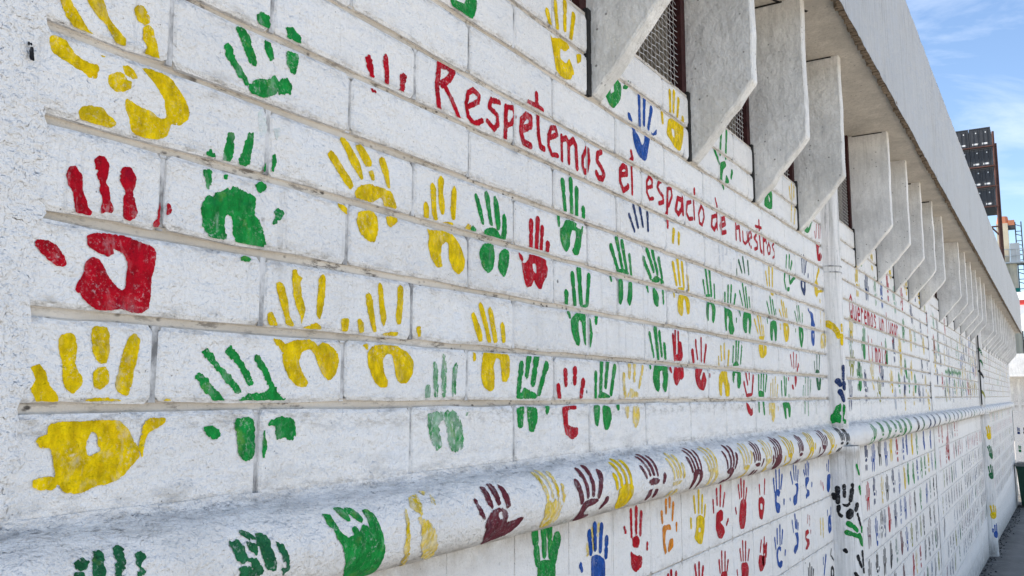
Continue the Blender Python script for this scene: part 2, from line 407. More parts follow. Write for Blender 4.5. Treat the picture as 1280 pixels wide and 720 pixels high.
def brick_mesh(name, w, h, mat, seed, depth=0.020, bev=0.0035):
    """front face facing -y at y = 0, softened uneven rim"""
    r = random.Random(seed)
    a, b = w / 2, h / 2
    c = min(0.007, b * .2)
    per = [(-a + c, -b), (-a * .30, -b), (a * .35, -b), (a - c, -b), (a, -b + c), (a, b - c), (a - c, b), (a * .3, b), (-a * .35, b), (-a + c, b), (-a, b - c), (-a, -b + c)]
    j = lambda s: r.uniform(-s, s)
    per = [(x + j(.0010), z + j(.0021 if h < .15 else .001)) for x, z in per]
    n = len(per)
    front = [(x * (1 - bev * .6 / a), 0.0, z * (1 - bev / b)) for x, z in per]
    rim = [(x, bev * .6, z) for x, z in per]
    back = [(x, depth, z) for x, z in per]
    v = front + rim + back
    f = [tuple(range(n))]
    for k in (0, n):
        f += [(k + i, k + n + i, k + n + (i + 1) % n, k + (i + 1) % n) for i in range(n)]
    me = bpy.data.meshes.new(name); me.from_pydata(v, [], f); me.materials.append(mat); me.update()
    return me
def into(mb, me, loc):
    mb.add([tuple(Vector(v.co) + Vector(loc)) for v in me.vertices], [tuple(p.vertices) for p in me.polygons])

pool = {}
def cached(low, w, h, seed):
    key = (low, round(w, 3), round(h, 3), seed % 6)
    if key not in pool:
        pool[key] = brick_mesh('block' if low else 'brick', w, h, M['block' if low else 'brick'], hash(key) & 0xffff if False else int(w * 9000 + h * 7000) + seed % 6,
                               bev=0.0022 if low else 0.0056)
    return pool[key]

def spans(a, b, cuts, gap):
    """pieces of [a, b] between joint positions"""
    cs = [a - gap / 2] + [c for c in cuts if a + .02 < c < b - .02] + [b + gap / 2]
    return [(p + gap / 2, q - gap / 2) for p, q in zip(cs, cs[1:])]

pieces = []          # (distance, low, x0, x1, w0, w1, row, k)
fillers = []         # upright joints
VG, HG, LG = 0.0070, 0.0114, 0.0036
for (a, b) in BAYS:
    for row in range(len(JOINTS) - 1):
        w0, w1 = JOINTS[row] + HG / 2, JOINTS[row + 1] - HG / 2
        if row == 0: w0 = -0.150
        ph = PH1 if row % 2 == 1 else PH0
        kk = lambda x: int(round((x - ph) / BL))
        segs = [(a, b)]
        if row >= 8:                                     # above the fins' feet the fins interrupt the courses
            segs, x = [], a
            for fx in FINS:
                if fx < a or fx > b: continue
                if fx - .020 > x + .03: segs.append((x, fx - .020))
                x = fx + FT + .004
            if b > x + .03: segs.append((x, b))
        for sa, sb in segs:
            cuts = [ph + BL * k for k in range(-8, 90)]
            # row 0 and odd rows start with a whole brick at the rough column
            for p, q in spans(sa, sb, cuts, VG):
                k = math.floor((p + .002 - ph) / BL + 1e-6)
                pieces.append((p, 0, p, q, w0, w1, row, k))
                fillers.append((q, q + VG, w0, w1, 0.0034 if R.random() < .6 else 0.0060))
    for row in range(len(LOWJ) - 1):
        w1, w0 = LOWJ[row] - LG / 2, LOWJ[row + 1] + LG / 2
        ph = KPH % KL
        lb = (max(a, 0.490), b) if a < 4 else (a + (.055 if abs(a - 4.47) < .01 or abs(a - 14.07) < .01 else 0), b)
        lb = (lb[0], lb[1] - (.045 if abs(b - 4.335) < .01 or abs(b - 13.93) < .01 else 0))
        for p, q in spans(lb[0], lb[1], [ph + KL * k for k in range(-8, 120)], .0026):
            k = math.floor((p + .002 - ph) / KL + 1e-6)
            pieces.append((p, 1, p, q, w0, w1, row, k))

def in_view(low, x, w):
    if x > 24: return False
    if low: return w > -0.13 - 0.172 * x
    return w < 0.30 + 0.36 * x and x > 0.3
cand = {0: [], 1: []}
stuff = {0: MB(), 1: MB()}
for pc in pieces:
    d, low, p, q, w0, w1, row, k = pc
    cand[low].append((0 if in_view(low, q, (w1 if low else w0)) else 1, d, pc))
for low in (0, 1):
    cand[low].sort(key=lambda t: (t[0], t[1]))
    for i, (hid, d, (d2, lw, p, q, w0, w1, row, k)) in enumerate(cand[low]):
        me = cached(low, q - p, w1 - w0, row * 3 + k)
        loc = ((p + q) / 2, -float(proud(row, k, low)), (w0 + w1) / 2 + H)
        if i < 300 and not hid: inst('block' if low else 'brick', me, wall, loc)
        else: into(stuff[low], me, loc)
tag(stuff[0].build('brick', M['brick'], wall), kind='stuff')
tag(stuff[1].build('block', M['block'], wall), kind='stuff')

# mortar behind: recessed, hollow bed joints above the ledge, thin shallow ones below
mo = MB()
for (a, b) in BAYS:
    for jw in JOINTS[1:9]:
        n = max(8, int((b - a) / .06)); prof = [(-.0098, .0042), (-.004, .0104), (.004, .0104), (.0098, .0042)]
        mo.grid(n, 3, lambda s, t: (a + (b - a) * s, prof[round(t * 3)][1] + .0022 * (float(vnoise(s * n * .7, jw * 50)) - .5), jw + H + prof[round(t * 3)][0]))
    mo.box(a, .0145, H - .16, b, .06, H + JOINTS[8] + .005)
    mo.box(a, .0045, H - 2.85, b, .06, H - .2)
for (p, q, w0, w1, d) in fillers: mo
mo.build('mortar', M['mortar'], wall)
fl = MB()
for (p, q, w0, w1, d) in fillers: fl.box(p - .001, d, w0 + H, q + .001, .012, w1 + H)
fl.build('joint_filler', M['joint'], wall)
# courses above the fins' feet: mortar between the short brick panels
mt = MB()
for (a, b) in BAYS:
    x = a; fs = [f for f in FINS if a <= f <= b] + [None]
    for fx in fs:
        e = (fx - .020) if fx else b
        if e > x + .03:
            for jw in JOINTS[9:10]: mt.box(x + .001, .009, jw + H - .008, e - .001, .013, jw + H + .008)
            mt.box(x, .013, H + JOINTS[8] + .006, e, .06, H + JOINTS[10] - .006)
            mt.box(x, .004, H + JOINTS[10] - .0045, e, .09, H + JOINTS[10] + .004)
        if fx: x = fx + FT + .004
mt.build('sill_mortar', M['mortar'], wall)
# black strips that paint in the shade of the open gaps beside the fins
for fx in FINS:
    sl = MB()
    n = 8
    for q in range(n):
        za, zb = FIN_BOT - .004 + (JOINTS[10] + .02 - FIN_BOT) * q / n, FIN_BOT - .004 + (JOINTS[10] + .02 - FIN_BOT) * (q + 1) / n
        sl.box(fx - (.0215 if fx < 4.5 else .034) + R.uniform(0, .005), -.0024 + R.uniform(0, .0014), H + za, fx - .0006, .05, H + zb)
    sl.build('gap_shade_strip', M['slot'], wall)

# rough plastered pier at the left, plaster strips between bays
def rough(x0, x1, z0, z1, step, amp, y, seed):
    nu, nv = max(2, int((x1 - x0) / step)), max(2, int((z1 - z0) / step))
    xs, zs = np.meshgrid(np.linspace(x0, x1, nu + 1), np.linspace(z0, z1, nv + 1))
    d = (vnoise(xs * 55, zs * 55, seed) - .5) * amp + (vnoise(xs * 16, zs * 16, seed + 1) - .5) * amp * 1.6
    edge = np.minimum(np.clip((x1 - xs) / .012, 0, 1), 1)
    yy = y - d * edge + (1 - edge) * (.0012 if seed == 3 else .004)
    if seed == 3: xs = xs + np.clip((xs - x1 + .04) / .04, 0, 1) * ((vnoise(zs * 38, zs * 0 + 1.0, 31) - .5) * .020 + (vnoise(zs * 120, zs * 0 + 1.0, 32) - .5) * .006)
    v = np.stack([xs, yy, zs], -1).reshape(-1, 3).tolist(); w = nu + 1
    return v, [(j * w + i, j * w + i + 1, (j + 1) * w + i + 1, (j + 1) * w + i) for j in range(nv) for i in range(nu)]
v, f = rough(-0.15, 0.506, H - .75, H + .95, .0075, .0030, -.0015, 3)
link('rough_plaster_pier', v, f, M['plaster'], wall, smooth=True)
MB().box(-3.0, .0, H - 2.0, -.15, .06, H + SOF).box(-.15, .004, H - 2.0, .506, .06, H - .75).box(-.15, .004, H + .95, .506, .06, H + SOF).build('plaster', M['plaster'], wall)
v, f = rough(8.366, 8.634, H - 2.7, H + .73, .03, .002, -.0025, 9)
link('plaster_strip', v, f, M['plaster'], wall, smooth=True)
MB().box(8.370, .012, H - 2.7, 8.630, .06, H + SOF).box(8.366, .0, H + .73, 8.634, .03, H + .94).build('plaster', M['plaster'], wall)
MB().box(4.335, .004, H - 2.6, 4.47, .06, H + SOF).box(13.93, .004, H - 2.7, 14.07, .06, H + SOF).build('plaster', M['plaster'], wall)
# far end of the wall
MB().box(23.95, -.004, H - 2.8, 24.0, 3.4, H + SOF).build('end_wall', M['plaster'], wall)
# room behind the screens, its darkness painted in as near-black surfaces
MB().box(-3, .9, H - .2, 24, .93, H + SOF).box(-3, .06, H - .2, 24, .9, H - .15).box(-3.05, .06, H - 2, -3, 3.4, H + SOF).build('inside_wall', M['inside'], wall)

# ------------------------------------------------------------------ wire screens in the openings between fins
def screen(x0, x1, detail):
    z0, z1 = H + JOINTS[10] + .004, H + SOF
    if x1 - x0 < .08: return
    fr = MB().box(x0, .030, z0, x0 + .035, .052, z1).box(x1 - .036, .010, z0, x1, .052, z1).box(x0 + .035, .032, z1 - .03, x1 - .036, .052, z1)
    fo = fr.build('window_frame', M['rust'], wall)
    w = MB(); sp = .030 if detail else .034; sz = sp * .62
    n, m = int((x1 - x0 - .036) / sp), int((z1 - z0) / sz)
    for i in range(1, n + 1):
        x = x0 + i * sp
        if detail:
            for j in range(m):
                e = .0013 * (1 if (i + j) % 2 else -1)
                w.bar((x + e * .5, .024 + e, z0 + j * sz), (x - e * .5, .024 - e, z0 + (j + 1) * sz), .0013, 3)
        else: w.bar((x, .024, z0), (x, .024, z1), .0015, 3)
    for j in range(0, m + 1):
        z = z0 + j * sz
        if detail:
            for i in range(n + 1):
                e = .0013 * (1 if (i + j) % 2 else -1)
                w.bar((x0 + i * sp, .024 - e, z + e * .8), (x0 + (i + 1) * sp, .024 + e, z - e * .8), .0013, 3)
        else: w.bar((x0, .024, z), (x1 - .036, .024, z), .0015, 3)
    w.build('wire_mesh', M['wire'], fo)
for (a, b) in BAYS:
    fs = [f for f in FINS if a - .1 <= f <= b]
    x = a
    for fx in fs + [None]:
        e = fx if fx else b
        if 0.8 < e < 13.5: screen(x + .004, e - .003, 1.5 < e < 6)
        x = fx + FT if fx else b

# ------------------------------------------------------------------ concrete fins under the eaves
def fin_mesh(seed):
    r = random.Random(seed)
    # profile in (y, z); y negative = out over the alley
    pr = [(.05, FIN_BOT), (-.004, FIN_BOT), (-.010, FIN_BOT + .004)]
    for k in range(1, 7): pr.append((-.010 - (FO - .010) * k / 7 + r.uniform(-.0030, .0030), FIN_BOT + (FIN_COR - FIN_BOT) * k / 7 + r.uniform(-.0030, .0030)))
    pr += [(-FO + .004, FIN_COR - .003), (-FO, FIN_COR + .006)]
    for k in range(1, 7): pr.append((-FO + r.uniform(-.0026, .0026), FIN_COR + (SOF - FIN_COR) * k / 7))
    pr += [(-FO, SOF), (.05, SOF)]
    n = len(pr); b = .004
    cy, cz = -.07, 1.15
    ins = [(y + (b if y < -.005 else 0) * (1 if y < cy else .4), z + (b if z < cz and z < FIN_COR + .01 else 0)) for y, z in pr]
    v = [(0, y, z) for y, z in ins] + [(b, y, z) for y, z in pr] + [(FT - b, y, z) for y, z in pr] + [(FT, y, z) for y, z in ins]
    f = [tuple(range(n - 1, -1, -1)), tuple(range(3 * n, 4 * n))]
    for q in range(3): f += [(q * n + i, q * n + (i + 1) % n, (q + 1) * n + (i + 1) % n, (q + 1) * n + i) for i in range(n)]
    me = bpy.data.meshes.new('concrete_fin'); me.from_pydata(v, [], f); me.materials.append(M['fin' if seed < 5 else 'fin_white']); me.update()
    return me
FM = [fin_mesh(s) for s in range(10)]
ORD = ['nearest', 'second', 'third', 'fourth', 'fifth', 'sixth']
LAB = ['largest grey concrete fin, cut off by the top edge, left of the widest wire screen', 'grey concrete fin with a long lit front edge, right of the widest wire screen',
       'grey concrete fin with dark stains near its top, above the end of the red sentence', 'grey concrete fin just left of the nearer drainpipe, its whole top edge in sight']
LAB += ['%s small concrete fin to the right of the nearer drainpipe' % w for w in ('first', 'second', 'third', 'fourth', 'fifth')]
LAB += ['%s little concrete fin in the row of six left of the farther drainpipe' % w for w in ('first', 'second', 'third', 'fourth', 'fifth', 'sixth')]
for i, fx in enumerate(FINS):
    o = inst('concrete_fin', FM[i % 5 + (5 if i > 3 else 0)], None, (fx, 0, H))
    tag(o, LAB[i] if i < len(LAB) else 'one of the tiny grey concrete fins beyond the farther drainpipe', 'concrete fin', 'concrete fins under the eaves')

# ------------------------------------------------------------------ roof slab: soffit, drip edge, tall fascia
roof = empty('roof_canopy', 'overhanging flat concrete roof edge with tall white fascia', 'roof', (0, 0, H))
XS, XE = -3.1, 24.05
FY = -.327
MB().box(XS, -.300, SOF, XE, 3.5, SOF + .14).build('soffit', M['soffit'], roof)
def fascia_pt(s, t):
    x = XS + (XE - XS) * s
    z = (SOF - .022) + (2.285 - SOF + .022) * t
    k = float(vnoise(np.float64(x * 9), np.float64(t * 9), 4)) - .5
    if t < .01: z += .010 * (float(vnoise(np.float64(x * 45), np.float64(1.5), 6)) - .5)
    if t > .99: z += .016 * (float(vnoise(np.float64(x * 30), np.float64(2.5), 7)) - .5) + .012 * (float(vnoise(np.float64(x * 6), np.float64(2.5), 8)) - .5)
    return (x, FY + k * .004, z)
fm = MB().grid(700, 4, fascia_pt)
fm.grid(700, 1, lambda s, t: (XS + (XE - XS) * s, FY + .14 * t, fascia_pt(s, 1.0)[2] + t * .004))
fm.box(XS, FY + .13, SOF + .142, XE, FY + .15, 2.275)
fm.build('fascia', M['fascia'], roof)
dm = MB()
x = XS
while x < XE:
    step = .010 if 0 < x < 4 else (.02 if x < 10 else .06)
    if x < -.2: step = .2
    a = R.uniform(.006, .024); b = R.uniform(.0, .010)
    dm.box(x, FY + .0015, SOF - .016 - b, x + step * R.uniform(.75, .99), FY + .010 + a, SOF - .0005)
    x += step
dm.box(XS, FY + .004, SOF - .012, XE, -.2995, SOF - .001)
dm.build('drip_edge', M['drip'], roof)
MB().box(XS, FY + .15, SOF + .14, XE, 3.5, SOF + .2).build('roof_slab', M['roof'], roof)
MB().box(XS, 3.4, -H - .6, XE, 3.5, SOF).build('back_wall', M['plaster'], roof)
# dirty crack across the soffit and along some fin heads
cr = MB()
for (x0, y0, x1, y1, wd) in [(3.02, -.02, 3.36, -.19, .010)]:
    n = 14
    for k in range(n):
        a, b = k / n, (k + 1) / n
        px, py = x0 + (x1 - x0) * a, y0 + (y1 - y0) * a; qx, qy = x0 + (x1 - x0) * b, y0 + (y1 - y0) * b
        ww = wd * (.5 + .7 * R.random())
        cr.add([(px - ww / 2, py - ww / 2, SOF - .0006), (qx - ww / 2, qy - ww / 2, SOF - .0006), (qx + ww / 2, qy + ww / 2, SOF - .0006), (px + ww / 2, py + ww / 2, SOF - .0006)], [(0, 1, 2, 3)])
cr.build('soffit_crack', M['slot'], roof)
for fx in FINS[1:12]:
    if R.random() < .75: MB().box(fx - .004, -FO + R.uniform(0, .1), SOF - R.uniform(.004, .009), fx + .0, -.01, SOF - .0008).build('soffit_crack', M['slot'], roof)

# ------------------------------------------------------------------ half-round ledge
LW0, LR = -.207, .064
ledge = empty('half_round_ledge', 'white half-round concrete ledge striped with yellow, maroon and green handprints', 'ledge', (0, 0, H))
def ledge_r(x, a):
    r = LR + .0016 * (float(vnoise(np.float64(x * 14), np.float64(a * 3), 21)) - .5)
    for c, hgt, wd in ((4.86, .008, .10), (4.63, .005, .05), (14.2, .006, .12)):
        r += hgt * math.exp(-((x - c) / wd) ** 2) * (.7 + .6 * float(vnoise(np.float64(x * 40), np.float64(a * 9), 22)))
    return r
def ledge_tube(x0, x1, n, m=20):
    def fn(s, t):
        x = x0 + (x1 - x0) * s; a = math.radians(-97 + 194 * t); r = ledge_r(x, a)
        return (x, -r * math.cos(a), LW0 + r * math.sin(a))
    return MB().grid(n, m, fn)
lt = ledge_tube(-.6, 6, 330); lt.v += [];
lt2 = ledge_tube(6, 24.0, 200)
lt.add(lt2.v, lt2.f)
# mortar fillet where the ledge meets the brickwork
lt.grid(400, 3, lambda s, t: (.3 + 23.6 * s, [-.034, -.013, -.0045, -.0008][round(t * 3)], LW0 + [.0535, .0635, .068, .079][round(t * 3)] + .0035 * (float(vnoise(np.float64(s * 900), np.float64(t * 3), 23)) - .5)))
lt.build('ledge_moulding', M['ledge'], ledge, smooth=True)

# ------------------------------------------------------------------ drainpipes
def drainpipe(px, label):
    root = empty('drainpipe', label, 'drainpipe', (px, 0, H))
    def tube(r, z0, z1, m, wob=0.0, seed=0):
        def fn(s, t):
            a = math.radians(-95 + 190 * s); z = z0 + (z1 - z0) * t
            q = r + wob * (float(vnoise(np.float64(z * 12), np.float64(a * 2), seed)) - .5)
            return (math.sin(a) * q, -math.cos(a) * q, z)
        return MB().grid(28, m, fn)
    p = tube(.069, -.155, SOF, 30, .001, 3)
    p.build('pipe', M['pipe'], root, smooth=True)
    for zc in (.717, .627, .598):
        c = tube(.0715 if zc < .7 else .0705, zc - .0035, zc + .0035, 2)
        r = tube(.069, zc + .0035, zc + .0036, 1)
        k = c.build('collar', M['pipe'] if zc > .7 else M['joint'], root)
    tube(.1114, -2.75, -.235, 60, .007, 5).build('plaster_casing', M['pipe'], root, smooth=True)
    return root
pipe1 = drainpipe(4.40, 'nearer white drainpipe set into the wall, with a black handprint on its lower casing')
pipe2 = drainpipe(14.0, 'farther white drainpipe with yellow and blue prints near its foot, beside a black cable')
cb = MB()
zs = [H + SOF - .02 - i * .1 for i in range(17)]
for a, b in zip(zs, zs[1:]): cb.bar((13.895 + .012 * math.sin(a * 3), -.030, a), (13.895 + .012 * math.sin(b * 3), -.030, b), .009, 6)
tag(cb.build('cable', M['cable']), 'thick black cable running down the wall left of the farther drainpipe', 'cable')
for zc in (.66, .5, .30, .12, -.05):
    pass

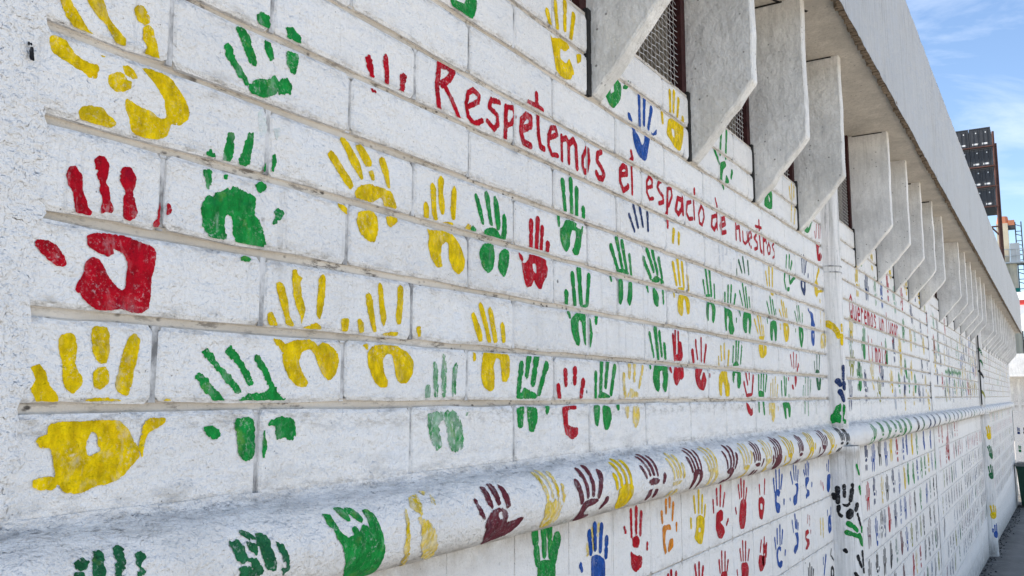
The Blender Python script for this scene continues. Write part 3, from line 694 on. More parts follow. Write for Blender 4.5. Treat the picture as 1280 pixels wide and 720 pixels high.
# hand shapes measured on the wall (millimetres along the wall, millimetres above the eye)
TRACED = '''yellow;.;wall;P0 511,457,519,463,525,449,538,432,549,419,563,415,557,411,539,412,522,424,514,442;P0 535,474,552,484,565,465,573,443,588,432,598,425,595,414,584,416,573,431,555,443,543,456;P0 605,468,610,475,620,475,626,466,627,458,620,452,611,454,606,461;P0 618,448,626,455,634,451,640,430,644,412,633,409,623,411,623,421,627,426,619,433;P0 504,392,509,399,524,398,534,386,549,381,563,382,566,377,562,365,554,363,542,369,523,374,509,378;P0 563,397,573,394,567,393;P0 577,374,591,384,597,382,602,376,608,376,607,367,596,359,585,357,577,364;P0 594,391,601,395,610,391,616,382,608,379,597,382;P0 618,397,631,400,660,399,672,388,685,374,691,362,689,351,678,340,664,339,663,331,660,321,644,313,623,310,610,314,607,328,601,341,600,352,604,354,620,348,637,347,648,341,657,345,653,367,641,381,629,390;P0 543,320,547,328,557,332,572,333,582,326,591,321,590,316,578,310,563,310,546,312
green;rough;wall;P0 737,467,743,476,751,475,757,460,768,449,781,434,783,423,774,426,758,440,742,455;P0 755,501,769,507,783,495,786,484,795,470,796,457,783,457,777,470,766,486;P0 790,533,803,541,816,540,818,523,811,516,797,518;P0 808,501,819,501,828,484,821,472,811,482;P0 848,537,864,540,881,531,879,521,867,518,851,520;P0 850,501,876,502,872,484,869,468,857,470,851,483;P0 781,425,797,441,818,446,827,457,837,451,852,461,864,451,864,436,834,430,812,417,787,413
palegreen;faint;wall;P0 799,393,813,403,821,376,819,358,808,361;P0 831,378,845,385,848,368,839,359
green;rough;wall;P0 719,316,725,323,735,315,730,307,719,307;P0 751,351,764,354,762,321,758,310,746,309,746,323;P0 785,358,798,364,793,331,790,314,780,309,771,315,779,336;P0 831,338,838,344,840,331,835,315,831,317;P0 814,308,820,328,824,324,819,309;P0 714,292,728,295,729,275,725,264,718,276;P0 746,291,754,293,753,285,747,285;P0 713,241,722,257,744,269,765,280,790,276,803,273,804,255,801,246,809,244,817,229,825,210,815,202,780,199,770,205,766,218,763,239,752,238,753,221,757,208,744,202,728,205,718,215,715,230;P0 800,290,811,296,823,293,818,283,808,278;P0 836,260,845,265,858,260,851,249,837,238,834,242,838,249;P0 781,186,791,189,801,186,795,181,783,182
red;.;wall;P0 534,246,538,256,545,258,552,250,555,241,554,233,559,224,563,212,568,209,566,203,558,202,548,204,545,216,544,227,538,233;P0 566,267,570,276,578,277,585,269,585,252,582,247,586,242,589,229,594,216,592,211,585,212,579,208,577,215,580,225,575,234,575,243,570,254;P0 598,262,604,270,614,271,621,262,621,250,617,242,621,233,625,219,623,211,615,206,607,209,606,218,605,232,608,241,600,251;P0 654,239,669,237,671,227,664,221,657,222,656,207,650,201,646,208,653,217;P0 562,178,568,184,583,187,609,188,630,183,649,180,653,172,651,155,648,137,648,113,647,105,638,98,622,97,611,101,599,99,582,96,569,103,563,109,553,117,554,122,562,139,562,150,570,157,580,155,591,138,602,127,610,122,615,126,614,143,616,155,610,165,596,171,597,164,590,160,577,163,566,168;P0 503,164,508,168,521,168,530,163,538,154,542,145,540,142,529,142,520,147,511,154
yellow;.;wall;P0 537,61,541,67,550,70,558,66,560,49,558,39,562,29,569,18,566,9,557,2,549,7,545,17,545,30,541,43;P0 575,74,580,79,593,79,598,71,599,55,597,36,585,37,579,47,577,56;P0 579,25,586,33,595,34,600,25,600,14,590,7,582,10;P0 608,11,611,25,615,46,621,68,630,75,638,66,636,45,631,28,630,12,625,0,615,3;P0 506,27,511,32,519,34,525,28,530,13,541,0,543,-9,529,-11,520,-10,512,4;P0 560,-11,567,-8,578,-2,605,-2,621,-6,623,-10,606,-13,567,-13;P0 671,-6,680,-3,686,-7,682,-11,673,-10;P0 532,-31,545,-27,573,-28,614,-27,622,-33,631,-42,634,-51,642,-60,645,-70,635,-81,621,-94,606,-99,592,-99,580,-105,566,-107,553,-103,544,-92,542,-77,536,-55,525,-55,519,-48,522,-43,532,-41;H0 577,-49,583,-40,589,-43,591,-56,594,-61,580,-68,577,-60;P0 519,-88,534,-85,545,-88,546,-100,528,-99,519,-96;P0 646,-35,653,-26,678,-26,677,-33,662,-40,654,-43,650,-56,648,-73,642,-63,644,-49
green;rough;wall;P0 716,25,725,30,737,23,749,10,764,-3,768,-9,752,-10,739,0,726,13;P0 726,56,735,61,748,51,759,36,776,26,791,11,793,4,783,3,766,18,749,36,733,48;P0 762,60,770,67,782,58,795,43,809,27,813,16,805,12,797,24,785,40,768,52;P0 811,54,818,57,827,49,837,36,847,19,857,6,864,-3,872,-1,870,-8,854,-10,839,-5,828,-9,804,-11,784,-10,797,0,810,4,824,3,835,8,842,10,830,27,819,41;P0 851,-30,865,-28,888,-32,890,-51,888,-63,870,-58,863,-58,854,-62,851,-41,840,-40,842,-34;P0 782,-29,808,-27,816,-35,819,-70,814,-85,801,-86,789,-76,786,-52;P0 830,-49,835,-46,839,-68,835,-86,830,-81;P0 732,-40,744,-37,758,-42,760,-51,751,-57,741,-51
red;rough;wall;P0 1020,549,1027,557,1034,556,1042,538,1045,522,1035,517,1028,529,1021,541;P0 1063,562,1071,573,1078,567,1082,530,1078,518,1069,522,1070,540,1065,549;P0 1108,545,1119,555,1129,550,1123,529,1118,517,1107,518,1111,535;P0 1033,501,1048,500,1048,495,1039,494
green;.;wall;P0 1239,759,1246,742,1271,749,1298,751,1304,766,1311,789,1338,805,1342,761,1328,732,1311,728,1285,730,1258,732
yellow;.;wall;P0 939,367,948,376,959,370,977,353,996,338,1000,328,992,322,978,331,955,352;P0 964,397,975,403,987,395,1001,383,1013,372,1023,347,1018,342,1005,353,990,366,981,380;P0 1001,396,1013,401,1027,395,1042,378,1041,370,1028,367,1018,376,1008,387;P0 1033,360,1045,366,1050,350,1043,347;P0 1058,387,1064,394,1074,391,1085,371,1089,343,1081,343,1072,362,1062,376;P0 1002,320,1015,334,1038,341,1063,341,1094,339,1107,317,1105,307,1084,305,1074,311,1071,321,1063,324,1049,313,1025,308,1006,311;P0 1011,291,1044,299,1057,288,1059,265,1051,247,1036,245,1017,255,1006,273;P0 1077,295,1105,298,1108,290,1090,277,1080,282;P0 962,295,977,294,989,289,988,279,977,283,966,289
yellow;.;wall;P0 1179,335,1186,341,1195,334,1195,311,1187,306,1180,310;P0 1197,373,1204,379,1215,373,1216,331,1222,315,1216,309,1204,318,1201,339;P0 1219,388,1228,397,1239,392,1236,364,1242,347,1241,328,1231,324,1223,343;P0 1261,373,1270,388,1278,380,1277,349,1274,323,1264,321,1259,339;P0 1225,309,1246,315,1268,316,1268,308,1246,305;P0 1187,293,1196,291,1216,294,1240,296,1268,293,1290,276,1305,252,1301,233,1285,222,1266,228,1253,249,1252,274,1244,277,1232,268,1229,249,1235,230,1218,226,1200,241,1191,265,1194,280;P0 1306,313,1316,324,1326,320,1323,308,1309,306
green;.;wall;P0 1335,382,1342,388,1352,379,1363,358,1371,332,1363,328,1349,351;P0 1369,393,1378,401,1389,391,1394,360,1402,333,1391,331,1380,361;P0 1402,389,1409,397,1420,385,1427,357,1429,333,1416,323,1409,346;P0 1435,359,1442,366,1451,358,1453,329,1446,308,1427,307,1435,330;P0 1370,320,1391,329,1413,329,1431,317,1431,309,1398,306,1370,304;P0 1350,273,1367,293,1402,297,1407,274,1402,249,1385,235,1364,244;P0 1424,284,1446,295,1461,289,1459,264,1442,232,1417,249;P0 1322,316,1332,323,1344,317,1339,308,1326,308
yellow;.;wall;P0 845,158,853,161,861,157,870,133,872,116,883,102,881,98,867,100,863,115,853,134;P0 875,180,885,182,887,174,897,171,892,164,897,141,904,127,900,112,897,102,896,112,887,126,879,143;P0 928,171,936,182,944,176,943,149,940,127,934,112,926,117,927,141,928,159;P0 832,114,841,117,848,108,852,97,836,96,833,105;P0 894,97,914,103,926,108,937,103,936,97,898,95;P0 844,80,861,78,868,73,887,80,915,82,927,79,932,72,940,80,956,76,974,66,978,51,969,30,956,22,946,28,933,44,926,61,915,68,900,63,894,49,903,32,914,20,912,13,894,13,878,23,864,45,861,64,850,71;P0 977,117,992,120,998,117,995,100,982,97
yellow;.;wall;P0 1033,159,1041,165,1050,158,1054,134,1060,108,1062,102,1053,101,1043,123,1036,142;P0 1062,177,1067,184,1075,178,1078,152,1087,127,1079,111,1072,119,1066,148;P0 1111,179,1118,186,1128,181,1127,153,1123,119,1112,117,1108,135,1113,159;P0 1015,118,1022,121,1031,114,1032,100,1020,98;P0 1076,100,1100,105,1116,106,1114,99,1080,97;P0 1027,81,1041,82,1042,72,1035,74;P0 1040,69,1056,81,1085,84,1113,85,1121,79,1142,73,1159,57,1154,34,1141,22,1123,20,1112,29,1106,52,1101,67,1086,68,1077,58,1081,39,1092,23,1090,14,1070,13,1053,28,1042,50;P0 1163,117,1177,121,1177,102,1169,99
yellow;.;wall;P0 1327,153,1337,158,1347,147,1365,121,1368,104,1355,101,1341,123;P0 1351,172,1359,179,1370,171,1382,145,1399,102,1385,101,1371,133;P0 1384,165,1392,173,1403,164,1413,132,1422,105,1406,102,1396,131;P0 1429,139,1437,147,1446,138,1450,106,1437,103,1432,121;P0 1335,82,1345,80,1345,65,1335,64;P0 1370,85,1414,86,1450,87,1465,75,1464,43,1454,28,1436,27,1432,51,1427,72,1414,73,1405,58,1410,35,1407,12,1389,8,1369,19,1361,38,1365,64
green;worn;wall;P0 1190,14,1198,21,1207,14,1204,-3,1190,-5;P0 1209,55,1218,62,1226,54,1227,21,1229,-3,1216,-3,1212,28;P0 1238,69,1243,78,1250,69,1253,35,1251,-2,1239,-4,1236,32;P0 1271,54,1279,68,1287,61,1281,29,1281,4,1269,-4,1268,14;P0 1196,-29,1216,-28,1276,-23,1294,-40,1307,-65,1308,-94,1283,-103,1265,-95,1255,-70,1252,-49,1243,-44,1231,-52,1237,-70,1241,-87,1229,-97,1212,-82,1201,-61;P0 1310,-33,1326,-24,1325,-33,1313,-36
green;.;ledge;P0 927,57,943,56,949,43,948,32,941,31,931,42;P0 947,54,960,52,970,42,974,30,968,26,958,32,949,43;P0 900,50,916,47,916,34,922,19,936,9,949,12,945,20,952,24,959,20,960,14,969,24,979,20,983,13,982,29,978,44,988,46,1001,36,1005,20,1013,-4,1021,-23,1023,-45,1031,-82,1002,-81,966,-82,941,-39,934,-21,924,0,913,12,911,21,900,34,903,39
darkgreen;rough;ledge;P0 733,34,745,34,753,27,754,17,761,6,751,2,739,10,733,20;P0 754,46,767,41,776,31,773,28,760,31,753,39;P0 756,30,773,24,774,9,762,16;P0 742,0,758,1,769,-5,773,-15,774,-29,750,-24;P0 775,37,785,38,794,29,797,11,805,-6,803,-13,791,-12,783,-2,777,13,773,24;P0 803,24,815,18,823,7,826,-4,825,-11,813,-4,808,9;P0 811,-12,826,-9,829,-20,818,-22;P0 761,11,773,4,784,-10,776,-16,763,-13;P0 781,-22,826,-25,842,-48,794,-42
darkgreen;rough;ledge;P0 539,40,549,43,555,37,552,31,543,29,537,32;P0 535,29,547,28,546,16,533,18;P0 562,48,569,50,573,46,571,37,569,20,567,12,554,14,557,35;P0 584,49,592,51,598,47,594,40,596,30,593,22,587,17,585,9,578,10,581,19,581,30,583,42;P0 608,39,615,41,620,35,617,27,614,24,617,18,613,12,609,5,604,10,607,17,606,26;P0 536,12,609,-1,608,-14,541,-3
yellow;worn;ledge;P0 1101,-79,1075,-49,1063,-17,1066,31,1076,37,1072,6,1078,-20,1094,-53,1115,-82;P0 1094,56,1120,59,1114,32,1107,17,1096,28,1085,36;P0 1152,59,1155,46,1151,33,1142,36;P0 1093,22,1130,8,1157,-32,1167,-56,1174,-82,1124,-51,1105,-24;P0 1129,65,1147,60,1134,52
maroon;rough;ledge;P0 1255,32,1263,34,1270,18,1285,-4,1279,-8,1263,5;P0 1291,53,1309,53,1309,32,1311,14,1304,8,1291,23;P0 1318,59,1337,55,1336,37,1336,15,1325,12,1318,31;P0 1348,53,1362,47,1368,26,1367,8,1353,4,1348,21;P0 1298,5,1328,10,1350,3,1359,-9,1354,-20,1419,-15,1408,-29,1394,-45,1378,-55,1343,-59,1310,-67,1292,-34,1283,-11;H0 1326,-2,1336,1,1341,-11,1332,-13
yellow;.;wall;F7.5 1622,862,1636,837;F7.5 1657,899,1668,844;F7.5 1705,917,1704,853;F7.5 1748,902,1734,842;P0 1635,818,1644,809,1702,830,1731,816,1706,797,1682,799,1682,774,1711,770,1726,790,1741,775,1752,759,1730,737,1691,729,1662,739,1649,777;P0 1761,812,1788,821,1787,801,1766,788
green;.;wall;P0 1906,765,1937,803,1979,828,2016,812,2008,771,1964,734,1935,739;H0 1948,796,1966,805,1969,781,1947,769;P0 2011,860,2044,893,2052,885,2023,845,2002,843;P0 2026,815,2061,843,2071,835,2047,811,2022,806
blue;.;wall;F7.5 2129,825,2130,728;F7.5 2167,822,2161,748;F7.5 2216,807,2192,745;F7.5 2061,743,2097,708;P0 2081,707,2108,711,2128,702,2147,682,2161,697,2166,727,2191,733,2204,719,2188,681,2176,649,2159,642,2125,646,2099,664,2087,686;P0 2206,743,2220,735,2253,759,2252,741,2219,729
yellow;.;wall;F7.5 2360,901,2361,840;F7.5 2394,909,2386,850;F7.5 2430,897,2418,844;F7.5 2295,815,2299,792;P0 2325,763,2344,817,2426,833,2468,845,2472,820,2465,793,2454,765,2439,740,2419,736,2387,739,2356,753;H0 2366,792,2390,792,2392,768,2373,769;F7.5 2463,847,2467,829
green;.;wall;F7.5 2757,822,2803,787;F7.5 2833,903,2815,821;F7.5 2892,919,2874,821;P0 2812,792,2867,809,2880,794,2842,771,2828,733,2859,729,2873,764,2904,749,2903,738,2848,720,2806,721;F7.5 2941,786,2928,763;F7.5 2826,719,2836,707
green;.;wall;P0 3336,762,3370,805,3429,825,3457,815,3448,747,3403,737,3333,738;H0 3394,798,3423,781,3407,764
yellow;worn;wall;F7.5 3733,892,3743,850;F7.5 3773,914,3768,846;F7.5 3812,913,3804,862;F7.5 3764,819,3748,750;F7.5 3825,830,3799,750
green;.;wall;P0 3974,757,4053,779,4051,765,4128,816,4141,813,4072,754,4027,740,3981,742
red;.;wall;F4 4179,772,4189,744;F4 4222,815,4206,752;F4 4266,830,4258,755;F4 4301,816,4286,759;P0 4191,723,4276,738,4283,720,4249,705,4242,670,4277,689,4312,675,4285,646,4215,637,4202,674
green;.;wall;F7.5 1689,483,1700,421;F7.5 1728,493,1732,421;F7.5 1757,478,1756,417;F7.5 1790,437,1791,418;P0 1674,372,1690,381,1702,398,1734,402,1758,398,1753,390,1763,389,1778,387,1784,397,1789,398,1787,383,1780,368,1777,348,1764,325,1742,322,1732,332,1742,343,1753,364,1751,380,1733,379,1723,359,1723,340,1708,324,1694,327,1678,343;F5 1669,397,1671,381
red;.;wall;F7 1549,365,1548,310;F7 1577,375,1571,311;F6 1596,360,1591,313;F7 1620,328,1617,312;P0 1538,296,1573,297,1612,293,1610,284,1618,276,1614,256,1598,243,1590,227,1578,226,1564,235,1558,243,1548,229,1532,223,1523,229,1516,245,1510,263,1508,274,1524,275,1536,285;H0 1552,277,1563,279,1569,270,1569,259,1563,258,1554,266;P0 1496,294,1510,290,1516,280,1510,275,1500,282
green;.;wall;F7.5 1704,229,1704,207;F7.5 1734,274,1745,209;F9 1766,290,1775,216;F7.5 1816,280,1806,215;P0 1764,208,1779,209,1800,214,1815,220,1813,210,1800,205,1774,205;P0 1722,173,1749,189,1779,193,1797,188,1796,157,1798,115,1788,120,1781,142,1776,168,1766,174,1759,169,1761,146,1769,126,1762,114,1750,114,1731,135,1723,153;F6 1815,175,1825,145,1816,118;F5 1712,188,1718,178;F7 1851,189,1850,175
green;.;wall;F7.5 1937,370,1979,312;F7.5 1970,396,2003,322;F7.5 2003,390,2028,323;F6 2048,362,2057,313;P0 1973,316,2004,325,2040,319,2043,312,1979,305;P0 1978,294,2009,296,2010,248,1994,228,1979,235,1976,263;P0 2042,294,2067,296,2066,254,2049,229,2031,243,2039,267;F5 1935,297,1939,287
green;rough;wall;F7.5 1509,63,1497,8;F7.5 1540,84,1530,43;F9 1571,85,1555,27;F7.5 1612,65,1580,8;P0 1488,0,1503,6,1523,18,1539,12,1559,8,1575,0,1567,-6,1523,-6,1492,-6;P0 1488,-24,1518,-20,1518,-40,1513,-66,1495,-64,1490,-46;P0 1527,-20,1571,-24,1573,-52,1556,-74,1538,-73,1530,-51;F7.5 1613,-25,1613,-31
red;.;wall;F7.5 1660,18,1666,-4;F7.5 1693,52,1695,27;F8 1738,57,1737,31;F7.5 1778,32,1767,0;P0 1677,-24,1702,-22,1745,-21,1747,-30,1716,-30,1705,-32,1705,-63,1725,-68,1754,-71,1752,-87,1725,-97,1695,-85,1686,-66
green;.;wall;F6 1843,52,1841,-2;F7.5 1875,80,1868,9;F7.5 1908,84,1895,24;F7.5 1947,69,1925,7;P0 1852,0,1868,11,1895,7,1922,0,1917,-5,1857,-5;P0 1830,-21,1867,-21,1866,-45,1855,-72,1839,-67;P0 1878,-21,1922,-26,1932,-51,1914,-79,1892,-82,1882,-59;F7.5 1967,-25,1968,-28
yellow;worn;wall;F7.5 2002,52,2009,0;F7.5 2038,84,2037,48;F7.5 2070,85,2066,38;F6 2122,75,2097,23;P0 2021,-4,2028,8,2041,23,2065,15,2090,10,2093,-3;P0 2005,-25,2033,-25,2028,-60,2013,-55;P0 2060,-24,2095,-26,2100,-49,2086,-77,2073,-83,2055,-73,2051,-51
navy;.;wall;F5 2050,471,2083,434;F6 2079,500,2106,449;F6 2121,503,2139,457;F6 2171,496,2174,452
yellow;.;wall;F8 2367,480,2359,449;F7 2408,476,2405,450
greyblue;faint;wall;F5 2775,493,2780,436;F7 2817,506,2813,457;F6 2858,495,2854,477;F6 2897,451,2896,437
darkgreen;.;wall;F6 2983,473,3014,438;F6 3031,491,3049,442;F6 3090,484,3097,441;F6 2962,438,2961,425
green;rough;wall;F7.5 2142,367,2188,323;F8 2168,395,2210,345;F8 2206,396,2238,340;F7.5 2250,380,2271,330;P0 2195,316,2213,326,2234,334,2256,328,2255,317,2226,311,2201,310;P0 2252,328,2278,328,2288,315,2262,312;P0 2200,291,2211,297,2232,289,2246,274,2241,248,2226,243,2206,256;F5 2276,294,2278,260;F5 2164,294,2169,283
yellow;.;wall;F7.5 2357,381,2381,325;F7.5 2393,398,2409,328;F7 2429,391,2441,326;F6 2470,359,2478,318;P0 2392,317,2445,322,2444,311,2396,307;P0 2391,295,2440,300,2472,293,2484,276,2477,245,2460,240,2451,255,2448,278,2435,289,2426,276,2428,253,2419,234,2403,233,2383,243,2379,266;F5 2352,300,2356,287
green;.;wall;F5 2609,360,2623,323;F7.5 2635,401,2653,329;F7.5 2669,405,2683,323;F5 2713,358,2714,316;P0 2629,320,2686,326,2680,316,2628,311;P0 2632,298,2669,299,2708,296,2721,281,2708,244,2692,230,2679,242,2686,268,2678,290,2659,291,2652,265,2650,236,2631,238,2624,263
green;.;wall;F6 2820,340,2818,312;F6 2857,369,2849,315;F6 2891,373,2878,318;F6 2933,347,2916,316;P0 2808,301,2818,292,2860,292,2891,285,2893,251,2912,225,2889,206,2857,207,2843,227,2856,255,2842,271,2830,253,2831,216,2816,215,2806,244;F4 2935,264,2934,254
green;.;wall;F5 2983,365,3012,320;F6 3020,392,3048,319;F6 3055,383,3071,318;F5 3093,352,3099,320;P0 3021,295,3075,302,3111,296,3113,259,3090,218,3073,228,3083,264,3071,282,3058,255,3055,223,3031,220,3009,238,3007,266;F4 2976,297,2985,280
green;rough;wall;F6 2173,166,2198,108;F9 2212,182,2229,106;F7 2241,172,2255,113;F8 2276,140,2281,108;P0 2200,86,2250,86,2293,84,2299,61,2294,33,2282,10,2264,14,2254,27,2262,49,2256,70,2241,68,2237,46,2239,22,2224,9,2204,19,2188,43,2192,62;F6 2171,85,2174,77
red;.;wall;F6 2342,171,2351,105;F5 2360,186,2358,124;F5 2383,182,2381,121;P0 2386,159,2406,157,2413,140,2417,116,2402,100,2347,101,2344,116,2371,119,2384,130;P0 2350,88,2366,87,2369,79,2393,89,2417,87,2422,58,2406,46,2391,49,2366,28,2347,34,2335,56;F6 2314,78,2322,70
red;.;wall;F9 2494,130,2501,105;F5 2525,166,2524,154,2536,113;F5 2572,175,2569,107;F6 2615,155,2595,106;P0 2517,84,2587,87,2568,70,2554,55,2566,46,2586,74,2599,71,2616,49,2605,31,2586,15,2547,21,2522,36,2513,60;F5 2642,65,2642,61
yellow;rough;wall;F5 2759,159,2761,117;F7 2796,167,2792,124;F6 2840,146,2826,102;F4 2732,125,2733,90;P0 2731,64,2757,81,2813,82,2816,59,2840,33,2831,-2,2790,-2,2783,32,2769,49,2758,32,2755,0,2735,0,2723,32
green;rough;wall;F5 2890,165,2879,114;F6 2925,189,2913,122;F6 2953,191,2935,123;F5 2985,172,2964,113;P0 2873,100,2896,115,2929,119,2949,103;P0 2866,83,2926,88,2964,79,2966,48,2941,24,2919,27,2917,54,2924,75,2903,78,2890,60,2883,40,2868,50
red;.;wall;F6 2998,45,3024,3;F6 3024,77,3040,42;F5 3062,81,3062,60;F7 3109,68,3090,11;P0 3012,0,3037,10,3096,11,3089,0,3029,-5;P0 3016,-21,3044,-28,3077,-49,3090,-39,3093,-64,3069,-72,3035,-59,3019,-38
green;.;wall;F6 3178,73,3172,22;F6 3214,88,3202,29;F6 3244,89,3233,22;F6 3282,75,3255,19;P0 3164,14,3191,22,3241,15,3239,-4,3168,-4;F7 3166,-25,3166,-54;F9 3223,-24,3231,-62
yellow;worn;wall;F5 3339,45,3327,4;F5 3369,61,3361,0;F6 3405,69,3389,4;F6 3434,39,3417,0;P0 3289,-24,3385,-25,3369,-91,3340,-100,3322,-83,3319,-53,3296,-75;F5 3426,-42,3421,-54
green;.;wall;F6 3491,55,3491,4;F6 3535,74,3536,4;F6 3565,68,3551,4;P0 3486,-27,3524,-24,3593,-26,3617,-49,3599,-88,3576,-84,3566,-48,3543,-48,3544,-91,3522,-91,3504,-55;F4 3597,4,3596,-2
red;.;wall;F5 3638,166,3655,123;F5 3688,178,3686,116;F5 3736,170,3720,121;F7 3763,131,3739,107;P0 3698,87,3731,86,3736,63,3706,33,3695,66;P0 3648,49,3675,45,3680,25,3652,29;F5 3600,71,3599,65
green;worn;wall;F5 3843,43,3828,4;F5 3886,86,3863,4;F5 3931,83,3917,4;F5 3975,71,3954,9;F6 3858,-26,3850,-73;F6 3912,-26,3911,-82
darkgreen;.;wall;F5 4052,153,4059,117;F6 4112,196,4098,122;F6 4173,199,4148,124;P0 4056,103,4089,122,4147,119,4155,105;P0 4072,86,4120,82,4126,59,4151,87,4180,78,4150,27,4100,25,4084,45;F5 4212,88,4210,79
olive;faint;wall;F12 4060,-29,4062,-72
yellow;rough;wall;F5 3152,277,3191,231;F6 3193,298,3223,230;F5 3228,301,3245,231;F5 3259,262,3268,225;P0 3202,221,3268,225,3266,210,3201,208;P0 3192,191,3238,194,3297,192,3293,158,3244,139,3205,141,3189,168;H0 3244,190,3263,187,3254,166
green;.;wall;F5 3319,357,3348,318;F6 3363,380,3383,321;F6 3397,370,3419,320;F4 3438,338,3440,322;P0 3357,284,3401,295,3444,294,3455,267,3441,219,3418,210,3409,249,3397,264,3382,212,3355,214,3349,245;F4 3317,293,3322,278
yellow;rough;wall;F5 3495,342,3521,320;F6 3530,382,3560,323;F6 3560,377,3591,322;F5 3603,356,3611,323;P0 3548,298,3627,304,3646,272,3634,242,3599,219,3567,218,3550,257;H0 3585,284,3608,282,3605,261;F5 3501,283,3503,267
green;rough;wall;F5 3741,355,3769,318;F5 3779,381,3803,321;F6 3813,382,3829,323;F5 3870,356,3868,321;P0 3799,299,3877,295,3886,261,3845,206,3820,214,3801,256;H0 3840,284,3857,259,3840,232;F4 3746,280,3746,272
blue;.;wall;P0 4021,384,4077,373,4081,346,4107,325,4095,315,4018,314,4033,342,4018,364;F5 3984,386,4010,374;P0 4024,292,4093,305,4092,268,4080,231,4049,223,4024,242;H0 4057,285,4075,281,4059,253
yellow;worn;wall;F4 4227,395,4226,319;F4 4305,401,4289,318;P0 4221,290,4308,305,4328,277,4303,228,4207,219,4199,251;H0 4245,287,4281,279,4263,240
yellow;rough;wall;F6 3320,473,3334,426;F7 3364,494,3365,429;F7 3414,499,3405,430;F9 3387,404,3408,400
green;.;wall;F6 3645,583,3630,534;F7 3692,589,3679,540;F7 3729,568,3703,535;F8 3603,510,3590,475,3609,443;F8 3671,505,3677,474;F8 3765,510,3685,473;P0 3633,450,3674,455,3663,434,3623,432
navy;.;wall;F6 3905,619,3902,546;F6 3946,624,3937,541;F6 3985,607,3958,553;P0 3858,496,3888,518,3951,516,3961,485,3929,442,3903,443,3863,470;H0 3895,505,3927,500,3916,472,3890,478;F6 4012,546,4007,536
yellow;.;wall;F9 4228,596,4173,551;P0 4123,521,4169,550,4212,512,4189,495,4306,510,4303,495,4207,485,4171,456,4134,471;F6 4231,450,4230,442
green;.;wall;F10 1559,-279,1570,-336;F9 1595,-276,1598,-324;F9 1620,-277,1623,-330;F13 1651,-303,1635,-342;P0 1569,-336,1597,-336,1644,-344,1644,-376,1635,-407,1589,-411,1568,-379
blue;.;wall;F8 1803,-311,1810,-352;F8 1830,-297,1832,-346;F8 1865,-303,1858,-354;F8 1892,-336,1887,-372;P0 1811,-361,1847,-362,1883,-381,1882,-417,1865,-450,1824,-442,1810,-413;F6 1759,-374,1765,-384
yellow;faded;wall;F6 1818,-304,1822,-349;F6 1849,-299,1848,-321;F6 1792,-336,1795,-354
red;rough;wall;F6 2032,-285,2034,-346;F7 2065,-284,2062,-340;F7 2095,-299,2087,-348;F5 1993,-323,2000,-332;P0 2037,-351,2068,-348,2086,-363,2073,-381,2036,-373;P0 2024,-379,2054,-397,2097,-401,2096,-428,2058,-439,2028,-422;F5 2130,-379,2129,-390
orange;.;wall;F6 2264,-284,2263,-313;F6 2291,-281,2290,-300;F6 2316,-297,2308,-337;F6 2232,-312,2236,-336;P0 2233,-346,2290,-348,2299,-365,2260,-360,2251,-391,2264,-419,2249,-424,2237,-399;F5 2337,-354,2336,-370;P0 2284,-387,2309,-388,2312,-410,2278,-423,2268,-414
yellow;.;wall;F6 2477,-296,2485,-337;F6 2518,-283,2514,-341;F6 2548,-300,2541,-344;F5 2572,-329,2564,-358;F6 2448,-356,2449,-376;P0 2492,-353,2527,-349,2564,-364,2561,-393,2537,-436,2503,-431,2472,-410,2490,-384;H0 2510,-386,2527,-388,2526,-400,2509,-398
red;.;wall;F5 2644,-322,2647,-355;F6 2679,-292,2681,-335;F6 2718,-286,2709,-341;F5 2755,-311,2737,-347;P0 2669,-361,2717,-354,2736,-365,2733,-390,2704,-392,2741,-412,2749,-429,2718,-446,2681,-438,2661,-405;F5 2782,-395,2765,-407
red;.;wall;F5 2896,-298,2907,-338;F6 2926,-281,2927,-334;F6 2959,-290,2951,-343;F5 2987,-316,2970,-351;P0 2913,-349,2946,-342,2983,-359,2967,-417,2946,-444,2903,-439,2891,-408;F5 2861,-369,2866,-383
red;rough;wall;F5 3136,-317,3140,-347;F5 3206,-303,3195,-352;P0 3124,-359,3169,-357,3197,-374,3182,-414,3158,-440,3123,-429,3116,-386;H0 3141,-379,3170,-385,3163,-405,3139,-399
red;.;wall;F6 2289,-475,2294,-508;F6 2325,-485,2321,-512;F6 2267,-482,2280,-510;P0 2265,-513,2323,-518,2328,-567,2291,-570,2270,-550
red;.;wall;F6 2474,-489,2483,-524;F6 2507,-488,2506,-528;F6 2540,-505,2529,-535;P0 2471,-531,2537,-539,2543,-575,2499,-595,2468,-561
red;.;wall;F5 2684,-508,2691,-542;F5 2711,-485,2710,-539;F5 2743,-492,2738,-544;F5 2770,-521,2758,-547;P0 2700,-543,2758,-550,2763,-591,2723,-608,2691,-578
red;.;wall;F5 2896,-505,2905,-539;F5 2927,-483,2927,-542;F5 2959,-490,2953,-546;F5 2994,-521,2979,-550;P0 2902,-548,2967,-555,2987,-578,2972,-615,2937,-628,2907,-603;F4 2858,-566,2863,-580
red;rough;wall;F5 3137,-510,3121,-545;F5 3175,-504,3174,-553;F5 3203,-529,3192,-570;P0 3108,-550,3167,-566,3157,-612,3112,-612,3092,-581
red;rough;wall;F6 3190,-534,3183,-561;F6 3166,-528,3162,-558;P0 3143,-562,3186,-565,3182,-596,3156,-605,3138,-585
blue;.;wall;F7 3325,-313,3333,-354;F7 3361,-284,3361,-353;F7 3408,-284,3399,-349;F7 3445,-307,3422,-351;P0 3354,-352,3389,-352,3415,-365,3392,-382,3365,-372,3355,-397,3389,-404,3408,-417,3390,-441,3349,-436,3333,-402,3332,-361;F7 3461,-403,3459,-413
